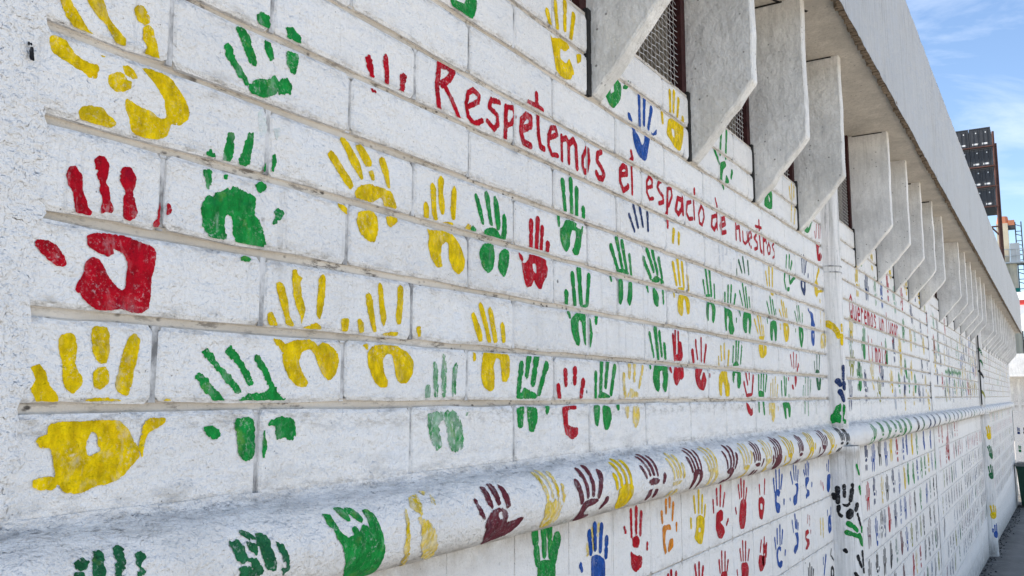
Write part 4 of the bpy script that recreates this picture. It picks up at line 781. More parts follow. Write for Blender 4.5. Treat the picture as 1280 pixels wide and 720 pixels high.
blue;.;wall;F6 3573,-305,3598,-347;F6 3619,-281,3626,-333;F6 3659,-288,3654,-339;F6 3692,-306,3678,-345;P0 3628,-353,3685,-352,3688,-378,3669,-400,3656,-431,3614,-439,3594,-421,3605,-398,3645,-394,3658,-367;F5 3550,-405,3552,-409
blue;rough;wall;F6 3783,-313,3797,-330;F6 3813,-290,3815,-327;F6 3846,-279,3836,-333;F6 3874,-290,3861,-335;P0 3804,-341,3865,-342,3871,-357,3833,-374,3813,-389,3864,-398,3869,-419,3806,-430,3800,-413,3828,-403,3798,-376;F6 3916,-375,3911,-385
red;faded;wall;F7 4082,-378,4088,-396;F8 4122,-394,4127,-417
blue;.;wall;F6 4218,-317,4220,-339;F6 4259,-301,4250,-346;P0 4215,-362,4268,-359,4308,-373,4274,-384,4269,-425,4230,-444,4192,-427
blue;.;wall;F6 3309,-526,3318,-560;F6 3345,-498,3341,-545;F6 3385,-488,3378,-554;F6 3419,-511,3402,-553;P0 3331,-565,3366,-559,3393,-567,3384,-584,3358,-569,3341,-592,3358,-620,3380,-613,3407,-620,3397,-637,3369,-642,3336,-627,3321,-589;F6 3447,-591,3443,-602
blue;.;wall;F5 3567,-492,3583,-536;F7 3613,-476,3617,-521;F6 3639,-500,3632,-527;F6 3658,-514,3652,-533;P0 3598,-542,3653,-545,3661,-574,3643,-606,3592,-626,3572,-608,3590,-591,3630,-589,3619,-560
red;.;wall;P0 3767,-556,3819,-554,3833,-572,3780,-578,3779,-586,3829,-596,3834,-618,3787,-635,3755,-627,3792,-608,3761,-587;F4 3860,-566,3859,-576
red;faded;wall;F6 3823,-497,3804,-540;F6 3851,-509,3841,-545
yellow;faded;wall;F9 4044,-544,4038,-603;F9 4091,-549,4084,-618
blue;.;wall;F5 4189,-521,4190,-539;F5 4263,-515,4256,-551;P0 4198,-549,4241,-540,4256,-569,4257,-614,4213,-626,4186,-609;H0 4217,-578,4235,-589,4224,-605
black;.;wall;F5 3791,-712,3794,-741;F6 3820,-697,3816,-745;F6 3851,-718,3840,-749;F6 3879,-731,3867,-753;P0 3785,-747,3869,-762,3865,-786,3820,-790,3789,-772
blue;.;wall;F8 4119,-710,4071,-780;F5 4066,-710,4064,-736
black;rough;wall;F5 4229,-697,4214,-720,4271,-751;P0 4203,-775,4236,-767,4273,-791,4265,-830,4220,-844,4194,-818;H0 4228,-784,4251,-796,4242,-817,4223,-809
black;.;pilaster;F9 -147,-427,-148,-491;F7 -117,-416,-118,-463;F8 -75,-414,-74,-420;F9 -79,-437,-90,-481;F10 -54,-505,-63,-525;F8 -165,-457,-163,-473;P0 -155,-505,-137,-499,-136,-518,-143,-536,-126,-549,-133,-563,-148,-554,-156,-527;P0 -132,-495,-110,-499,-94,-486,-90,-499,-106,-513,-124,-508;P0 -116,-535,-96,-515,-75,-527,-77,-554,-96,-570,-115,-563
green;.;pilaster;F10 -104,-588,-80,-600,-57,-620;F9 -115,-626,-87,-635,-48,-648;P0 -54,-633,-34,-632,-8,-665,-14,-700,-35,-689,-52,-651;F7 -21,-611,-20,-629
black;.;pilaster;F6 -51,-547,-47,-555;F6 -41,-566,-29,-599;F8 -59,-739,-40,-783;F7 -23,-720,-22,-781;P0 -36,-792,-14,-789,-14,-818,-34,-815;P0 -94,-806,-78,-802,-61,-826,-82,-831
green;.;pilaster;F6 -45,-323,-26,-365;F8 -25,-426,-17,-455
black;.;pilaster;F8 -126,-707,-122,-712
yellow;.;pipe;F13 -99,345,-76,331,-55,306,-50,286
yellow;.;pipe;F6 -27,340,-27,311;F10 -29,287,-31,251
navy;.;pipe;F12 -64,69,-54,55;F11 -54,19,-43,0,-38,-19
navy;.;pipe;F9 -29,137,-33,81;F12 -29,56,-29,38
green;rough;pipe;P0 -105,-90,-94,-80,-79,-47,-54,-33,-53,-66,-64,-80,-54,-94,-61,-130,-78,-123,-100,-132,-108,-113
green;rough;pipe;P0 -45,-31,-25,-47,-32,-80,-43,-104,-27,-113,-28,-132,-49,-130'''
LETTERS = '''R;.;wall;F5 1220,604,1214,561,1221,521;F5 1220,604,1244,609,1263,605,1251,586,1230,569;F5 1236,569,1261,548,1284,520
e;.;wall;F5 1310,549,1347,570,1351,583,1330,589,1313,578,1307,554,1313,532,1334,522,1361,536
s;.;wall;F5 1423,592,1393,588,1386,571,1415,563,1419,545,1404,531,1381,540
p;.;wall;F5 1449,590,1446,521;F5 1449,590,1476,595,1484,580,1469,559,1453,552
e;.;wall;F5 1512,558,1547,576,1547,594,1529,595,1511,579,1507,552,1518,533,1547,532
t;.;wall;F5 1574,655,1578,598,1581,563,1590,540,1604,539;F5 1542,626,1599,626
e;.;wall;F5 1629,570,1665,588,1656,601,1637,596,1625,574,1625,551,1639,535,1667,539
m;.;wall;F5 1685,590,1687,534;F5 1687,581,1708,591,1719,580,1720,536;F5 1721,580,1742,595,1755,584,1760,532
o;.;wall;F5 1809,590,1789,563,1789,543,1799,530,1814,539,1825,566,1821,590,1809,590
s;.;wall;F5 1890,602,1871,593,1868,574,1889,564,1906,550,1897,535,1877,533,1863,543
é;.;wall;F5 2003,569,2044,580,2042,596,2020,597,2002,582,2001,552,2019,531,2043,542,2051,549;F5 2072,647,2080,632,2058,615
l;.;wall;F5 2074,606,2076,571,2076,535
e;.;wall;F5 2176,570,2212,582,2213,600,2192,606,2175,587,2175,558,2192,542,2219,549
s;.;wall;F5 2279,612,2258,601,2251,588,2267,577,2291,569,2293,552,2260,543
p;.;wall;F5 2328,598,2319,526;F5 2328,600,2355,606,2361,584,2333,549;F5 2315,525,2305,511,2323,506,2321,486
a;.;wall;F5 2443,588,2406,586,2388,547,2410,538,2437,559,2446,594,2448,546
c;.;wall;F5 2516,596,2486,587,2474,557,2498,539,2528,546
i;.;wall;F5 2543,603,2546,548;F5 2553,643,2552,632
o;.;wall;F5 2610,601,2585,571,2592,543,2614,540,2635,567,2631,592,2610,601
d;.;wall;F5 2749,594,2713,584,2706,552,2733,544,2755,567;F5 2746,651,2761,630,2762,552
e;.;wall;F5 2800,567,2845,583,2837,602,2811,594,2794,567,2810,546,2849,556
n;.;wall;F5 2962,603,2962,549;F5 2966,589,3002,599,3008,553
u;.;wall;F5 3041,587,3044,554,3067,547,3099,563,3094,594
e;.;wall;F5 3112,570,3151,586,3140,603,3117,595,3105,575,3116,554,3142,546
s;.;wall;F5 3210,603,3182,587,3219,574,3220,554,3184,545
t;.;wall;F5 3250,663,3251,617,3263,551,3279,547;F5 3201,635,3278,641
r;.;wall;F5 3303,610,3304,543;F5 3308,595,3337,607,3342,594
o;.;wall;F5 3378,597,3354,574,3365,552,3391,559,3397,580,3378,597
s;.;wall;F5 3458,610,3427,593,3453,572,3458,557,3428,545'''
UPPER = '''yellow,5178,541,726;navy,5478,555,720;green,5774,542,730;blue,6014,552,731;red,6275,617,804;palegreen,6547,557,751;red,6902,603,788;navy,7384,547,691;yellow,5697,760,907;green,5350,737,811;yellow,6417,791,891;yellow,7162,752,875;navy,7651,748,864;yellow,7893,743,862;olive,8247,718,842;green,6892,366,548;green,7513,365,542;navy,7894,462,635;red,8377,524,729;yellow,7248,323,512;yellow,4942,279,385;green,5302,192,384;green,6079,170,356;navy,6408,212,396;yellow,6691,243,429;red,8778,378,552;yellow,8013,327,479;olive,4916,85,193;green,5090,22,191;yellow,5537,19,201;navy,5867,35,192;yellow,6685,124,227;navy,5287,-45,138;green,6913,110,216;yellow,7204,108,213;navy,7843,124,297;navy,8208,170,302;palegreen,4912,200,270;navy,4840,-96,85;green,5136,18,102;yellow,6235,5,122;green,6565,0,106;navy,6809,-6,109;green,7035,6,113;green,7383,6,105;navy,7587,-63,96;yellow,8028,20,114;black,8332,-34,118;yellow,6789,-108,6;yellow,7258,-79,18;yellow,8177,-122,20;greyblue,7821,-91,-7;greyblue,6350,-102,-5;olive,5740,-44,15'''
LOWER = '''0,navy,5197;0,blue,5410;0,black,5639;0,blue,5857;0,yellow,6058;0,red,6306;0,blue,6575;0,blue,6746;0,yellow,7008;0,green,7268;0,blue,7692;0,blue,8111;1,red,5190;1,navy,5391;1,yellow,5662;1,black,5837;1,navy,6086;1,blue,6321;1,yellow,6573;1,green,6745;1,green,7010;1,blue,7226;1,green,7456;1,green,7675;1,yellow,7906;1,blue,8123;1,green,8351;2,maroon,5183;2,blue,5409;2,black,5571;2,navy,5684;2,red,5861;2,navy,6097;2,blue,6317;2,blue,6533;2,palemaroon,6764;2,black,7010;2,green,7320;2,blue,7681;2,darkgreen,7915;2,black,8162;2,black,8364;3,black,5147;3,black,5372;3,black,5616;3,black,5851;3,darkgreen,6072;3,maroon,6292;3,blue,6526;3,olive,6758;3,black,7006;3,olive,7226;3,black,7412;3,black,7811;3,black,8083;4,red,6756;4,yellow,6921;4,red,7137;4,black,7415;4,black,7662;4,black,7871;4,darkgreen,8092;4,black,5969;4,maroon,6304'''
LEDGE = '''yellow,1529,3;maroon,1693,2;yellow,1869,0;maroon,2035,-1;yellow,2196,-2;maroon,2347,-4;yellow,2481,-5;maroon,2635,-6;yellow,2798,-7;maroon,2923,-8;yellow,3057,-9;maroon,3181,-11;yellow,3337,-12;maroon,3507,-13;yellow,3679,-15;maroon,3898,-17;yellow,4073,-18;black,4263,-20;black,4392,-21;green,5128,35;green,5399,39;green,5637,42;green,5863,45;green,6071,48;green,6295,52;green,6536,55;black,6937,62;darkgreen,7236,67;navy,7626,74;navy,7941,81;black,8304,91;navy,8788,100;darkgreen,9118,100;black,9546,100;navy,9932,100;darkgreen,10348,100;black,10798,100;navy,11185,100;black,11599,100;darkgreen,12041,100'''
# ------------------------------------------------------------------ paint on the wall: handprints and lettering
def chaikin(p, it=2):
    p = np.asarray(p, float)
    for _ in range(it):
        q = np.roll(p, -1, 0); p = np.stack([.85 * p + .15 * q, .15 * p + .85 * q], 1).reshape(-1, 2)
    return p
def sd_poly(X, Z, p):
    d = np.full(X.shape, 1e9); ins = np.zeros(X.shape, bool); n = len(p)
    for i in range(n):
        ax, ay = p[i]; bx, by = p[(i + 1) % n]
        ex, ey = bx - ax, by - ay
        t = np.clip(((X - ax) * ex + (Z - ay) * ey) / (ex * ex + ey * ey + 1e-12), 0, 1)
        d = np.minimum(d, (X - ax - t * ex) ** 2 + (Z - ay - t * ey) ** 2)
        if ay != by:
            c = ((ay > Z) != (by > Z)) & (X < (bx - ax) * (Z - ay) / (by - ay) + ax)
            ins ^= c
    d = np.sqrt(d); return np.where(ins, d, -d)
def sd_line(X, Z, p, r, seed=0, finger=True):
    d = np.full(X.shape, -1e9); L = sum(math.dist(p[i], p[i + 1]) for i in range(len(p) - 1)); run = 0.0
    for i in range(len(p) - 1):
        (ax, ay), (bx, by) = p[i], p[i + 1]; ex, ey = bx - ax, by - ay; l = math.hypot(ex, ey) + 1e-9
        t = np.clip(((X - ax) * ex + (Z - ay) * ey) / (l * l), 0, 1)
        rr = r
        if finger:      # finger pads: fat tip, pinch at the joints
            q = (run + t * l) / (L + 1e-9); rr = r * (1.0 - .30 * np.exp(-((q - .42) / .07) ** 2) * (.4 + .6 * hsh(seed, 1.0, 3)) - .22 * q)
        d = np.maximum(d, rr - np.hypot(X - ax - t * ex, Z - ay - t * ey)); run += l
    return d

def contour(f, xs, zs):
    """marching squares: filled region f > 0 as (verts2d, faces)"""
    nz, nx = f.shape
    ins = f > 0
    vid = {}; V = []; F = []
    def cv(i, j):
        k = (i, j, 0)
        if k not in vid: vid[k] = len(V); V.append((xs[i], zs[j]))
        return vid[k]
    def ev(i0, j0, i1, j1):
        k = (i0, j0, 1 if j0 == j1 else 2)
        if k not in vid:
            a, b = f[j0, i0], f[j1, i1]; t = a / (a - b)
            vid[k] = len(V); V.append((xs[i0] + (xs[i1] - xs[i0]) * t, zs[j0] + (zs[j1] - zs[j0]) * t))
        return vid[k]
    cnt = ins[:-1, :-1].astype(int) + ins[:-1, 1:] + ins[1:, 1:] + ins[1:, :-1]
    full = cnt == 4
    # merge runs of full cells in each row pair of the grid into longer quads (keeps the mesh light)
    for j in range(nz - 1):
        row = np.nonzero(cnt[j] > 0)[0]
        for i in row:
            if full[j, i]:
                F.append((cv(i, j), cv(i + 1, j), cv(i + 1, j + 1), cv(i, j + 1)))
            else:
                P = []
                c = [(i, j), (i + 1, j), (i + 1, j + 1), (i, j + 1)]
                s = [ins[q[1], q[0]] for q in c]
                for q in range(4):
                    a, b = c[q], c[(q + 1) % 4]
                    if s[q]: P.append(cv(*a))
                    if s[q] != s[(q + 1) % 4]:
                        lo, hi = (a, b) if (a[0], a[1]) <= (b[0], b[1]) else (b, a)
                        P.append(ev(lo[0], lo[1], hi[0], hi[1]))
                if len(P) >= 3: F.append(tuple(P))
    return V, F

JA = np.array(JOINTS); LA = np.array(LOWJ[::-1])
def wall_mask(X, Z):
    """signed depth inside the painted face of a brick or block, and how proud that piece stands"""
    m = np.full(X.shape, .02); y = np.zeros(X.shape)
    up = Z > -.2
    r = np.clip(np.searchsorted(JA, Z) - 1, 0, len(JA) - 2)
    lo, hi = JA[r] + HG / 2 + .0018, JA[r + 1] - HG / 2 - .0018
    mu = np.minimum(Z - np.where(r == 0, -.4, lo), hi - Z)
    ph = np.where(r % 2 == 1, PH1, PH0)
    k = np.floor((X - ph) / BL + 1e-6); fr = (X - ph) - k * BL
    mu = np.minimum(mu, np.minimum(fr, BL - fr) - VG / 2 - .0004)
    inbay = (X > .500)
    mu = np.where(inbay, mu, .02)
    yu = np.where(inbay, (hsh(r * 1.0, k * 1.0, 5) - .4) * .0022, .0035)
    r2 = np.clip(np.searchsorted(LA, Z) - 1, 0, len(LA) - 2); row2 = len(LA) - 2 - r2
    ml = np.minimum(Z - LA[r2], LA[r2 + 1] - Z) - LG / 2 - .0012
    kl = np.floor((X - KPH % KL) / KL + 1e-6); fl = (X - KPH % KL) - kl * KL
    ml = np.minimum(ml, np.minimum(fl, KL - fl) - .0024)
    yl = (hsh(row2 * 1.0, kl * 1.0, 6) - .4) * .0012
    return np.where(up, mu, ml), np.where(up, yu, yl)

STY = {'.': (.0011, 0.0, .0), 'rough': (.0020, .006, .60), 'worn': (.0022, .010, .52), 'faded': (.0030, .014, .46), 'faint': (.0028, .016, .46)}
WEAR = {'.': 'solid', 'rough': 'solid', 'worn': 'worn', 'faded': 'worn', 'faint': 'faint'}
CNT = {'wall': 0}
SPILL = {}            # prints past the first 300 on the wall, joined by material
def stamp(name, color, style, surf, shapes, seed, label=None, res=None, edge=1.0):
    pts = np.concatenate([np.asarray(s[2]) for s in shapes])
    rad = max([s[1] for s in shapes] + [0]) + .004
    x0, z0 = pts.min(0) - rad; x1, z1 = pts.max(0) + rad
    if res is None:
        d = 1.0 if surf != 'wall' else max(.9, (x0 + x1) / 2)
        if surf == 'ledge': d = max(.9, (x0 + x1) / 2)
        if surf in ('pipe', 'casing'): d = 3.5
        if surf in ('pipe2',): d = 8
        res = min(.0055, .00085 + .00042 * d)
    nx, nz = int((x1 - x0) / res) + 2, int((z1 - z0) / res) + 2
    xs = x0 + np.arange(nx) * res; zs = z0 + np.arange(nz) * res
    X, Z = np.meshgrid(xs, zs)
    f = np.full(X.shape, -1.0)
    for i, (k, r, p) in enumerate(shapes):
        if k == 'F': f = np.maximum(f, sd_line(X, Z, p, r, seed + i, name == 'handprint'))
        elif k == 'P': f = np.maximum(f, sd_poly(X, Z, chaikin(p)))
        else: f = np.minimum(f, -sd_poly(X, Z, chaikin(p)))
    amp, hole, thr = STY[style]
    ox = seed * 3.17
    a = edge * (1.0 if res < .0035 else .6)
    f = f + a * amp * ((vnoise(X / .0045 + ox, Z / .0055, 1) - .5) * 1.3 + (vnoise(X / .0017 + ox, Z / .002, 2) - .5) * 1.1)
    if hole:
        f = f - hole * np.clip(vnoise(X / .0035 + ox, Z / .0065, 3) * .6 + vnoise(X / .012 + ox, Z / .02, 4) * .4 - thr, 0, 1) * 1.6
    else:               # odd pin holes even in a full print
        f = f - .02 * np.clip(vnoise(X / .003 + ox, Z / .003, 3) * .75 + vnoise(X / .02 + ox, Z / .02, 4) * .25 - .80, 0, 1)
    yy = None
    if surf == 'wall':
        m, yy = wall_mask(X, Z)
        f = np.minimum(f, m + .0012 * (vnoise(X / .004, Z / .003, 9) - .5))
    f[0, :] = f[-1, :] = -1; f[:, 0] = f[:, -1] = -1
    V, F = contour(f, xs, zs)
    if not F: return None
    lift = .0007
    P3 = []
    if surf == 'wall':
        _, pv = wall_mask(np.array([v[0] for v in V]), np.array([v[1] for v in V]))
        P3 = [(v[0], -float(q) - lift, v[1]) for v, q in zip(V, pv)]; par = wall; dz = H
    elif surf == 'ledge':
        for x, s in V:
            an = s / LR; r = ledge_r(x, an) + lift; P3.append((x, -r * math.cos(an), LW0 + r * math.sin(an)))
        par = ledge; dz = 0
    else:
        r = .1114 + .0042 if surf.startswith('casing') else .0695 + lift
        if surf.startswith('casing'):
            for s, z in V:
                an = s / .1114; ws = (math.degrees(an) + 95) / 190
                q = .1114 + .007 * (float(vnoise(np.float64(z * 12), np.float64(an * 2), 5)) - .5) + .0012
                P3.append((math.sin(an) * q, -math.cos(an) * q, z))
        else: P3 = [(math.sin(s / .069) * r, -math.cos(s / .069) * r, z) for s, z in V]
        par = pipe2 if surf.endswith('2') else pipe1; dz = 0
    c = np.mean(np.asarray(P3), 0)
    mat = paint(color, WEAR[style])
    if surf == 'wall' and name == 'handprint':
        CNT['wall'] += 1
        if CNT['wall'] > 300:
            SPILL.setdefault(mat.name, (mat, MB()))[1].add([(p[0], p[1], p[2] + dz) for p in P3], F); return None
    o = link(name, [tuple(np.asarray(p) - c) for p in P3], F, mat, par, (c[0], c[1], c[2] + dz))
    if label: o['label'] = label
    return o

CNAME = {'palegreen': 'pale green', 'darkgreen': 'dark green', 'greyblue': 'pale grey blue', 'palemaroon': 'pale maroon', 'palered': 'pale red', 'navy': 'navy blue', 'mint': 'soft green'}
def decode(txt):
    for ln in txt.strip().split('\n'):
        head, *sh = ln.split(';')[0:3], *ln.split(';')[3:]
        col, sty, surf = head
        shapes = []
        for s in sh:
            a, b = s.split(' '); q = list(map(int, b.split(',')))
            shapes.append((a[0], float(a[1:]) * 1.36 / 1000, [(q[i] / 1000, q[i + 1] / 1000) for i in range(0, len(q), 2)]))
        yield col, sty, surf, shapes
SPECIAL = {0: 'big yellow handprint with an open curled palm, nearest the top left corner', 4: 'big red handprint with a hook-shaped palm near the left edge',
           5: 'big yellow handprint with a blocky palm at the lower left', 16: 'bright green full handprint on the near end of the ledge'}
for i, (col, sty, surf, shapes) in enumerate(decode(TRACED)):
    surf = {'pilaster': 'casing'}.get(surf, surf)
    w = {'worn': 'worn ', 'faded': 'faded ', 'faint': 'faint '}.get(sty, '')
    stamp('handprint', col, sty, surf, shapes, i + 1, SPECIAL.get(i, '%s%s painted handprint' % (w, CNAME.get(col, col))))
for i, (ch, sty, surf, shapes) in enumerate(decode(LETTERS)):
    shapes = [(k, .0068 + .0012 * math.sin(i * 5.1 + j * 2), q) for j, (k, r_, q) in enumerate(shapes)]
    stamp('painted_letter', 'red', '.', 'wall', shapes, 300 + i, 'red brush-painted letter ' + ch, edge=1.3)

for i, pts in enumerate(([(.4795, .380), (.4850, .3805), (.4855, .3765), (.4800, .376)], [(.481, .374), (.486, .3755), (.4885, .361), (.4835, .360)])):
    stamp('paint_chip', 'black', '.', 'wall', [('P', 0, pts)], 900 + i, res=.0012)
# stock of hand poses for the smaller prints: fingers as (base, tip), palms as outlines; unit hand 1 wide, 1 high
POSES = [
    dict(f=[(.10, .47, .02, .72), (.30, .52, .25, .93), (.52, .53, .53, 1.0), (.74, .50, .82, .90)], t=(.99, .42, 1.05, .54), p=[[(.16, .44), (.30, .48), (.55, .49), (.78, .45), (.86, .30), (.84, .10), (.76, .0), (.66, .08), (.64, .26), (.58, .37), (.48, .37), (.42, .26), (.42, .10), (.34, .0), (.22, .06), (.15, .22)]]),
    dict(f=[(.12, .45, .10, .66), (.32, .50, .30, .90), (.52, .52, .54, 1.0), (.72, .50, .78, .92)], t=(.02, .30, -.06, .42), p=[[(.16, .43), (.5, .50), (.82, .45), (.88, .28), (.78, .06), (.60, .0), (.40, .03), (.22, .14)]]),
    dict(f=[(.14, .46, .00, .74), (.33, .52, .24, .95), (.54, .52, .52, 1.0), (.76, .48, .90, .84)], t=(1.02, .26, 1.10, .36), p=[[(.18, .42), (.42, .47), (.72, .45), (.78, .38), (.62, .33), (.44, .32), (.40, .22), (.52, .16), (.66, .18), (.74, .10), (.62, .0), (.40, .0), (.24, .12)]]),
    dict(f=[(.16, .50, .12, .70), (.34, .54, .32, .94), (.52, .54, .54, 1.0), (.70, .52, .76, .90)], t=(.98, .36, 1.04, .46), p=[[(.2, .42), (.5, .46), (.78, .42), (.70, .34), (.36, .34)], [(.26, .24), (.46, .26), (.50, .08), (.38, .0), (.26, .08)], [(.58, .24), (.76, .24), (.76, .08), (.66, .02), (.58, .10)]]),
]
def hand(cu, w0, w1, col, sty, seed, surf='wall', wid=.122, pose=None, fr=.074):
    r = random.Random(seed); P = POSES[r.randrange(4) if pose is None else pose]; h = w1 - w0
    mir = r.random() < .5; tilt = r.gauss(0, .085); wid = wid * r.uniform(.86, 1.12); w0 = w0 + h * r.uniform(0, .10)
    def m(x, y):
        x = (1 - x if mir else x) - .5; x += (y - .4) * tilt * 2
        return (cu + x * wid + r.uniform(-.002, .002), w0 + y * h + r.uniform(-.002, .002))
    sh = []
    for (x0, y0, x1, y1) in P['f']: sh.append(('F', wid * fr * r.uniform(.85, 1.2), [m(x1, y1 - .02 * r.random()), m(x0, y0)]))
    if r.random() < .6: x0, y0, x1, y1 = P['t']; sh.append(('F', wid * fr * 1.1, [m(x1, y1), m(x0, y0)]))
    for p in P['p']: sh.append(('P', 0, [m(*q) for q in p]))
    w = {'worn': 'worn ', 'faded': 'faded ', 'faint': 'faint '}.get(sty, '')
    return stamp('handprint', col, sty, surf, sh, seed % 97 + 400, '%s%s painted handprint' % (w, CNAME.get(col, col)))
def style(r): return r.choices(['.', 'rough', 'worn', 'faded'], [6, 5, 2, .5])[0]
rr = random.Random(11)
for i, q in enumerate(UPPER.split(';')):
    c, u, a, b = q.split(','); u, a, b = int(u) / 1000, int(a) / 1000, int(b) / 1000
    hand(u, a, max(b, a + .15), c, style(rr), 1000 + i)
for i, q in enumerate(LOWER.split(';')):
    r_, c, u = q.split(','); r_ = int(r_); top, bot = LOWJ[r_], LOWJ[r_ + 1]
    d = rr.uniform(-.008, .008)
    hand(int(u) / 1000, bot + .022 + d, top - .022 + d, c, style(rr), 2000 + i, wid=.112)
for i, q in enumerate(LEDGE.split(';')):
    c, u, s = q.split(','); u = int(u) / 1000
    s = rr.uniform(-.012, .0)
    hand(u, s - .066, s + .068, c, rr.choice(['.', 'rough', 'rough']) if c != 'yellow' else rr.choice(['rough', '.', 'worn']), 3000 + i, 'ledge', wid=.118)
# second sentence in red brush letters on the middle stretch, and the green scribble past it
GL = {'Q': [[(.5, 1), (.15, .8), (.1, .4), (.35, .12), (.65, .15), (.9, .5), (.85, .85), (.5, 1)], [(.55, .35), (1.0, -.02)]], 'u': [[(.1, .6), (.12, .15), (.4, 0), (.75, .12), (.85, .6)], [(.85, .6), (.9, .0)]],
      'e': [[(.15, .32), (.85, .36), (.75, .58), (.4, .62), (.1, .35), (.3, .03), (.85, .08)]], 'r': [[(.2, .62), (.25, 0)], [(.25, .42), (.55, .62), (.85, .55)]],
      'm': [[(.06, .6), (.1, 0)], [(.1, .45), (.3, .62), (.45, .5), (.48, 0)], [(.48, .45), (.7, .62), (.86, .5), (.9, 0)]], 'o': [[(.5, .62), (.12, .4), (.2, .05), (.6, 0), (.88, .25), (.8, .55), (.5, .62)]],
      's': [[(.85, .55), (.4, .62), (.2, .45), (.75, .25), (.75, .05), (.15, .02)]], 'n': [[(.12, .6), (.15, 0)], [(.15, .42), (.5, .62), (.82, .48), (.86, 0)]], 'l': [[(.5, 1.05), (.52, 0)]],
      'g': [[(.8, .55), (.3, .6), (.12, .3), (.4, .05), (.8, .3)], [(.82, .62), (.82, -.25), (.4, -.42), (.15, -.3)]], 'a': [[(.8, .5), (.4, .62), (.12, .3), (.4, .02), (.78, .25)], [(.82, .6), (.88, 0)]],
      'i': [[(.5, .6), (.52, 0)], [(.5, .88), (.5, .95)]], 'p': [[(.18, .6), (.2, -.42)], [(.2, .52), (.6, .62), (.88, .35), (.6, .05), (.22, .1)]]}
def words(txt, u, w, cw, ch, col, sd):
    for i, c in enumerate(txt):
        if c == ' ': continue
        k = .55 if c in 'il' else 1.0
        stamp('painted_letter', col, 'rough', 'wall', [('F', .0098, [(u + i * cw + p[0] * cw * .8 * k, w + p[1] * ch) for p in s]) for s in GL[c]], sd + i, '%s brush-painted letter %s' % (col, c), res=.0030)
words('Queremos', 4.93, .412, .105, .135, 'red', 500)
words('un', 5.86, .412, .105, .125, 'red', 520)
words('lugar', 6.13, .412, .105, .125, 'red', 530)
words('limpio', 5.42, .206, .115, .135, 'red', 540)
rg = random.Random(4)
for i in range(14):      # unreadable green brush writing far along the wall
    u = 9.62 + i * .125; w = .222 + rg.uniform(-.01, .01)
    stamp('brush_stroke', 'green', 'rough', 'wall', [('F', .012, [(u, w + .02), (u + .03, w + rg.uniform(.03, .075)), (u + .06, w), (u + .09, w + rg.uniform(.02, .075))])], 560 + i, 'green brush stroke of far writing', res=.006)

# farther prints: rows of small hands, then everything past the first 300 as one part per paint
pal_u = ['yellow', 'green', 'navy', 'red', 'black', 'greyblue', 'yellow', 'palegreen', 'olive', 'blue']
pal_l = ['black', 'black', 'navy', 'darkgreen', 'grey', 'maroon', 'black', 'grey', 'olive', 'palemaroon', 'greyblue']
for row in range(0, 8, 1):
    u = 8.75 + rr.uniform(0, .3)
    while u < 13.8:
        b = JOINTS[max(row, 1)] + rr.uniform(-.07, .02)
        if rr.random() < .74 and not (9.4 < u < 11.5 and row in (3,)): hand(u, b, b + .165, rr.choice(pal_u), rr.choice(['worn', 'rough', 'faded', 'worn']), rr.randrange(9999), wid=.13)
        u += rr.uniform(.24, .42)
for row in range(7):
    for (a, b, st) in ((8.75, 13.85, .235), (14.25, 23.8, .30)):
        u = a
        while u < b:
            pal = pal_l if row > 1 else (['palered', 'palered', 'red', 'palered', 'palemaroon', 'black'] if row == 1 else ['red', 'green', 'darkgreen', 'red', 'palered', 'grey', 'yellow'])
            if a < 10 and row == 0 and u > 10.6: u += st; continue
            if rr.random() < .86: hand(u, LOWJ[row + 1] + .02, LOWJ[row] - .02, rr.choice(pal), rr.choice(['worn', 'faded', 'worn', 'rough']), rr.randrange(9999), wid=.112)
            u += st * rr.uniform(.85, 1.15)
for row in range(1, 8):
    u = 14.3
    while u < 23.7:
        if rr.random() < .6: hand(u, JOINTS[row], JOINTS[row] + .15, rr.choice(['green', 'navy', 'black', 'maroon', 'greyblue', 'palered', 'yellow']), 'worn', rr.randrange(9999), wid=.12)
        u += rr.uniform(.4, .7)
# extra rows low in the middle stretch
for row in (4, 5, 6, 7):
    u = 4.9
    while u < 8.3:
        if row > 4 or u > 8: hand(u, LOWJ[row + 1] + .022, LOWJ[row] - .022, rr.choice(pal_l), style(rr), rr.randrange(9999), wid=.112)
        u += .235
# red open hand over the pale red row
hand(9.45, -.62, -.40, 'red', '.', 77, wid=.26, pose=2)
for i in range(22):      # ledge stripes of the last stretch
    hand(12.4 + i * .52, -.07, .066, rr.choice(['navy', 'black', 'darkgreen', 'grey']), 'worn', 3300 + i, 'ledge', wid=.12)
for (s, z, c, sd) in ((-.075, -1.60, 'yellow', 41), (-.06, -1.86, 'blue', 42), (-.06, -.52, 'yellow', 43), (-.05, -.78, 'darkgreen', 44), (-.07, -1.05, 'darkgreen', 45)):
    hand(s, z - .10, z + .09, c, '.', sd, 'casing2', wid=.15, pose=1, fr=.08)
for (s, z, c) in ((-.05, .62, 'darkgreen'), (-.06, .30, 'black'), (-.045, .02, 'olive'), (-.03, .45, 'darkgreen')):
    stamp('paint_smear', c, 'rough', 'pipe2', [('F', .016, [(s - .03, z + .05), (s, z + .01), (s + .035, z - .04)])], 700, None)
for nm, (mat, mb) in SPILL.items():
    tag(mb.build('handprint', mat, wall), kind='stuff')

# ------------------------------------------------------------------ beyond the end of the wall
fb = empty('far_building', 'distant white wall with handprints past the end of the ledge', 'building', (27.0, 0, ground_z(27)))
